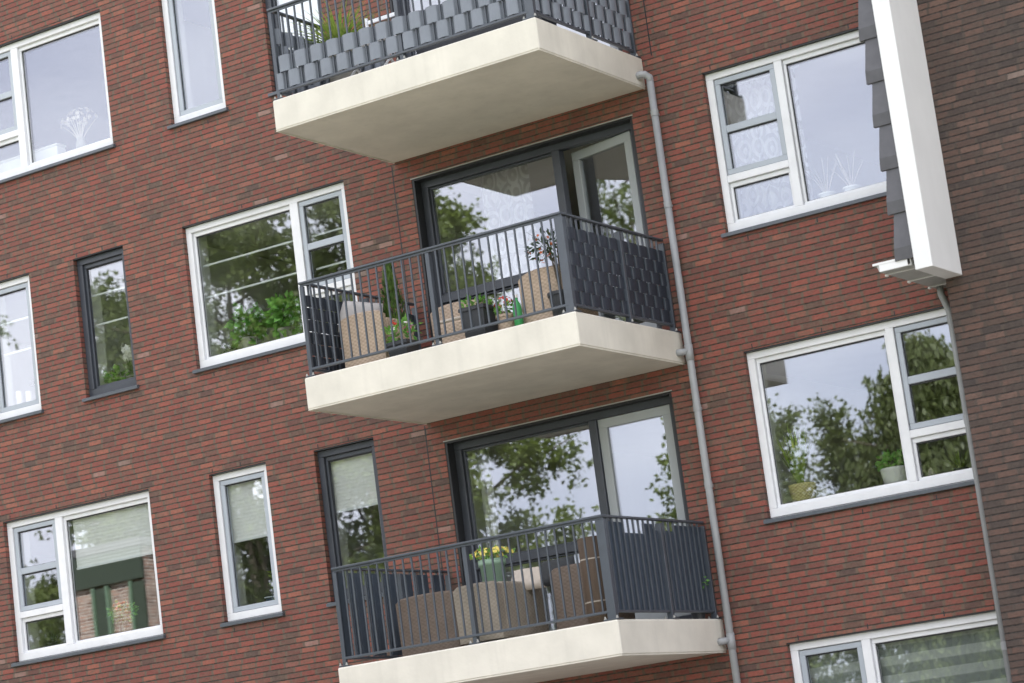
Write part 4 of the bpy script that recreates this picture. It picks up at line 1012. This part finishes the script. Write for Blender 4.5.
tree('broadleaf_tree', -20.7, -24.2, 15.2, 2.9, 'second broad tree overlapping the tallest one in the reflections', 'leaf_dark', 41, 60000, 'round', .22, .10, .125)
tree('willow_tree', -2.7, -31, 11.1, 3.1, 'drooping willow reflected beside the mullion of the wide right window', 'leaf_willow', 4, 130000, 'willow', .28, .3, .18)
tree('willow_tree', 1.8, -33, 10.1, 3.2, 'second drooping willow reflected at the right edge of the wide right window', 'leaf_willow', 14, 110000, 'willow', .28, .3, .18)
tree('broadleaf_tree', -25.2, -24.5, 8.8, 3.0, 'bushy tree left of the brick annex reflected in the bottom left window', 'leaf_dark', 31, 22000, 'round', .16, .08, .13)
tree('broadleaf_tree', -36.0, -28.5, 21.8, 5.4, 'very tall tree reflected in the open door of the middle balcony', 'leaf', 32, 50000, 'round', .34, .10, .14)
tree('broadleaf_tree', -3.5, -46, 7.0, 3.2, 'far rounded tree behind the willow', 'leaf_dark', 8, 12000, 'round', .2, .1, .16)
tree('broadleaf_tree', -12.5, -48, 7.6, 3.8, 'far rounded tree behind the low bushy tree', 'leaf_dark', 9, 12000, 'round', .2, .1, .16)
tree('broadleaf_tree', -22.5, -50, 8.0, 4.2, 'far rounded tree behind the cone shaped tree', 'leaf', 10, 12000, 'round', .2, .1, .16)
tree('broadleaf_tree', 8.5, -40, 6.5, 3.4, 'far rounded tree to the right of the second willow', 'leaf_dark', 11, 12000, 'round', .2, .1, .16)
An = thing('brick_annex', (-13, -14, 0), 'narrow brick annex with dark green panels reflected in the bottom left window', 'building')
q = MB(); q.box(-13.85, -12.1, -13.9, -13, 0, 7.2); q.build('wall', brick_mat('orange_brown_brick', [(.0, (.16, .09, .065)), (.5, (.30, .16, .11)), (1.0, (.40, .23, .16))], (.50, .46, .40), joint=(.014, .016), sand=(.40, .34, .28), mott=.5), An); q = MB(); q.box(-13.95, -12.0, -14.0, -12.9, 7.202, 7.35); q.build('roof', M_['roofing'], An)
gm = paint('dark_green_panel_paint', (.035, .050, .030), .4)
for xa, xb in ((-13.22, -12.95), (-12.32, -12.06)):
    q = MB(); q.box(xa, xb, -12.998, -12.93, .05, 6.55, .01); q.build('door_panel', gm, An)
for xx in (-13.25, -12.92, -12.35):
    q = MB(); q.box(xx - .03, xx + .03, -12.998, -12.90, 0, 6.58); q.build('post', paint('green_post', (.12, .19, .12), .5), An)
q = MB(); q.box(-13.87, -12.05, -12.998, -12.92, 6.6, 7.2, .01); q.build('fascia', gm, An)

# a part of a part keeps its mesh in world coordinates: undo the offset of the Empty once per level
for o in list(bpy.data.objects):
    if o.type == 'MESH' and o.parent is not None:
        q = o
        while q.parent: q = q.parent
        off = Matrix.Translation(-Vector(q.location)) if q.type == 'EMPTY' else Matrix.Identity(4)
        o.matrix_parent_inverse = off if o.parent.type == 'EMPTY' else Matrix.Identity(4)
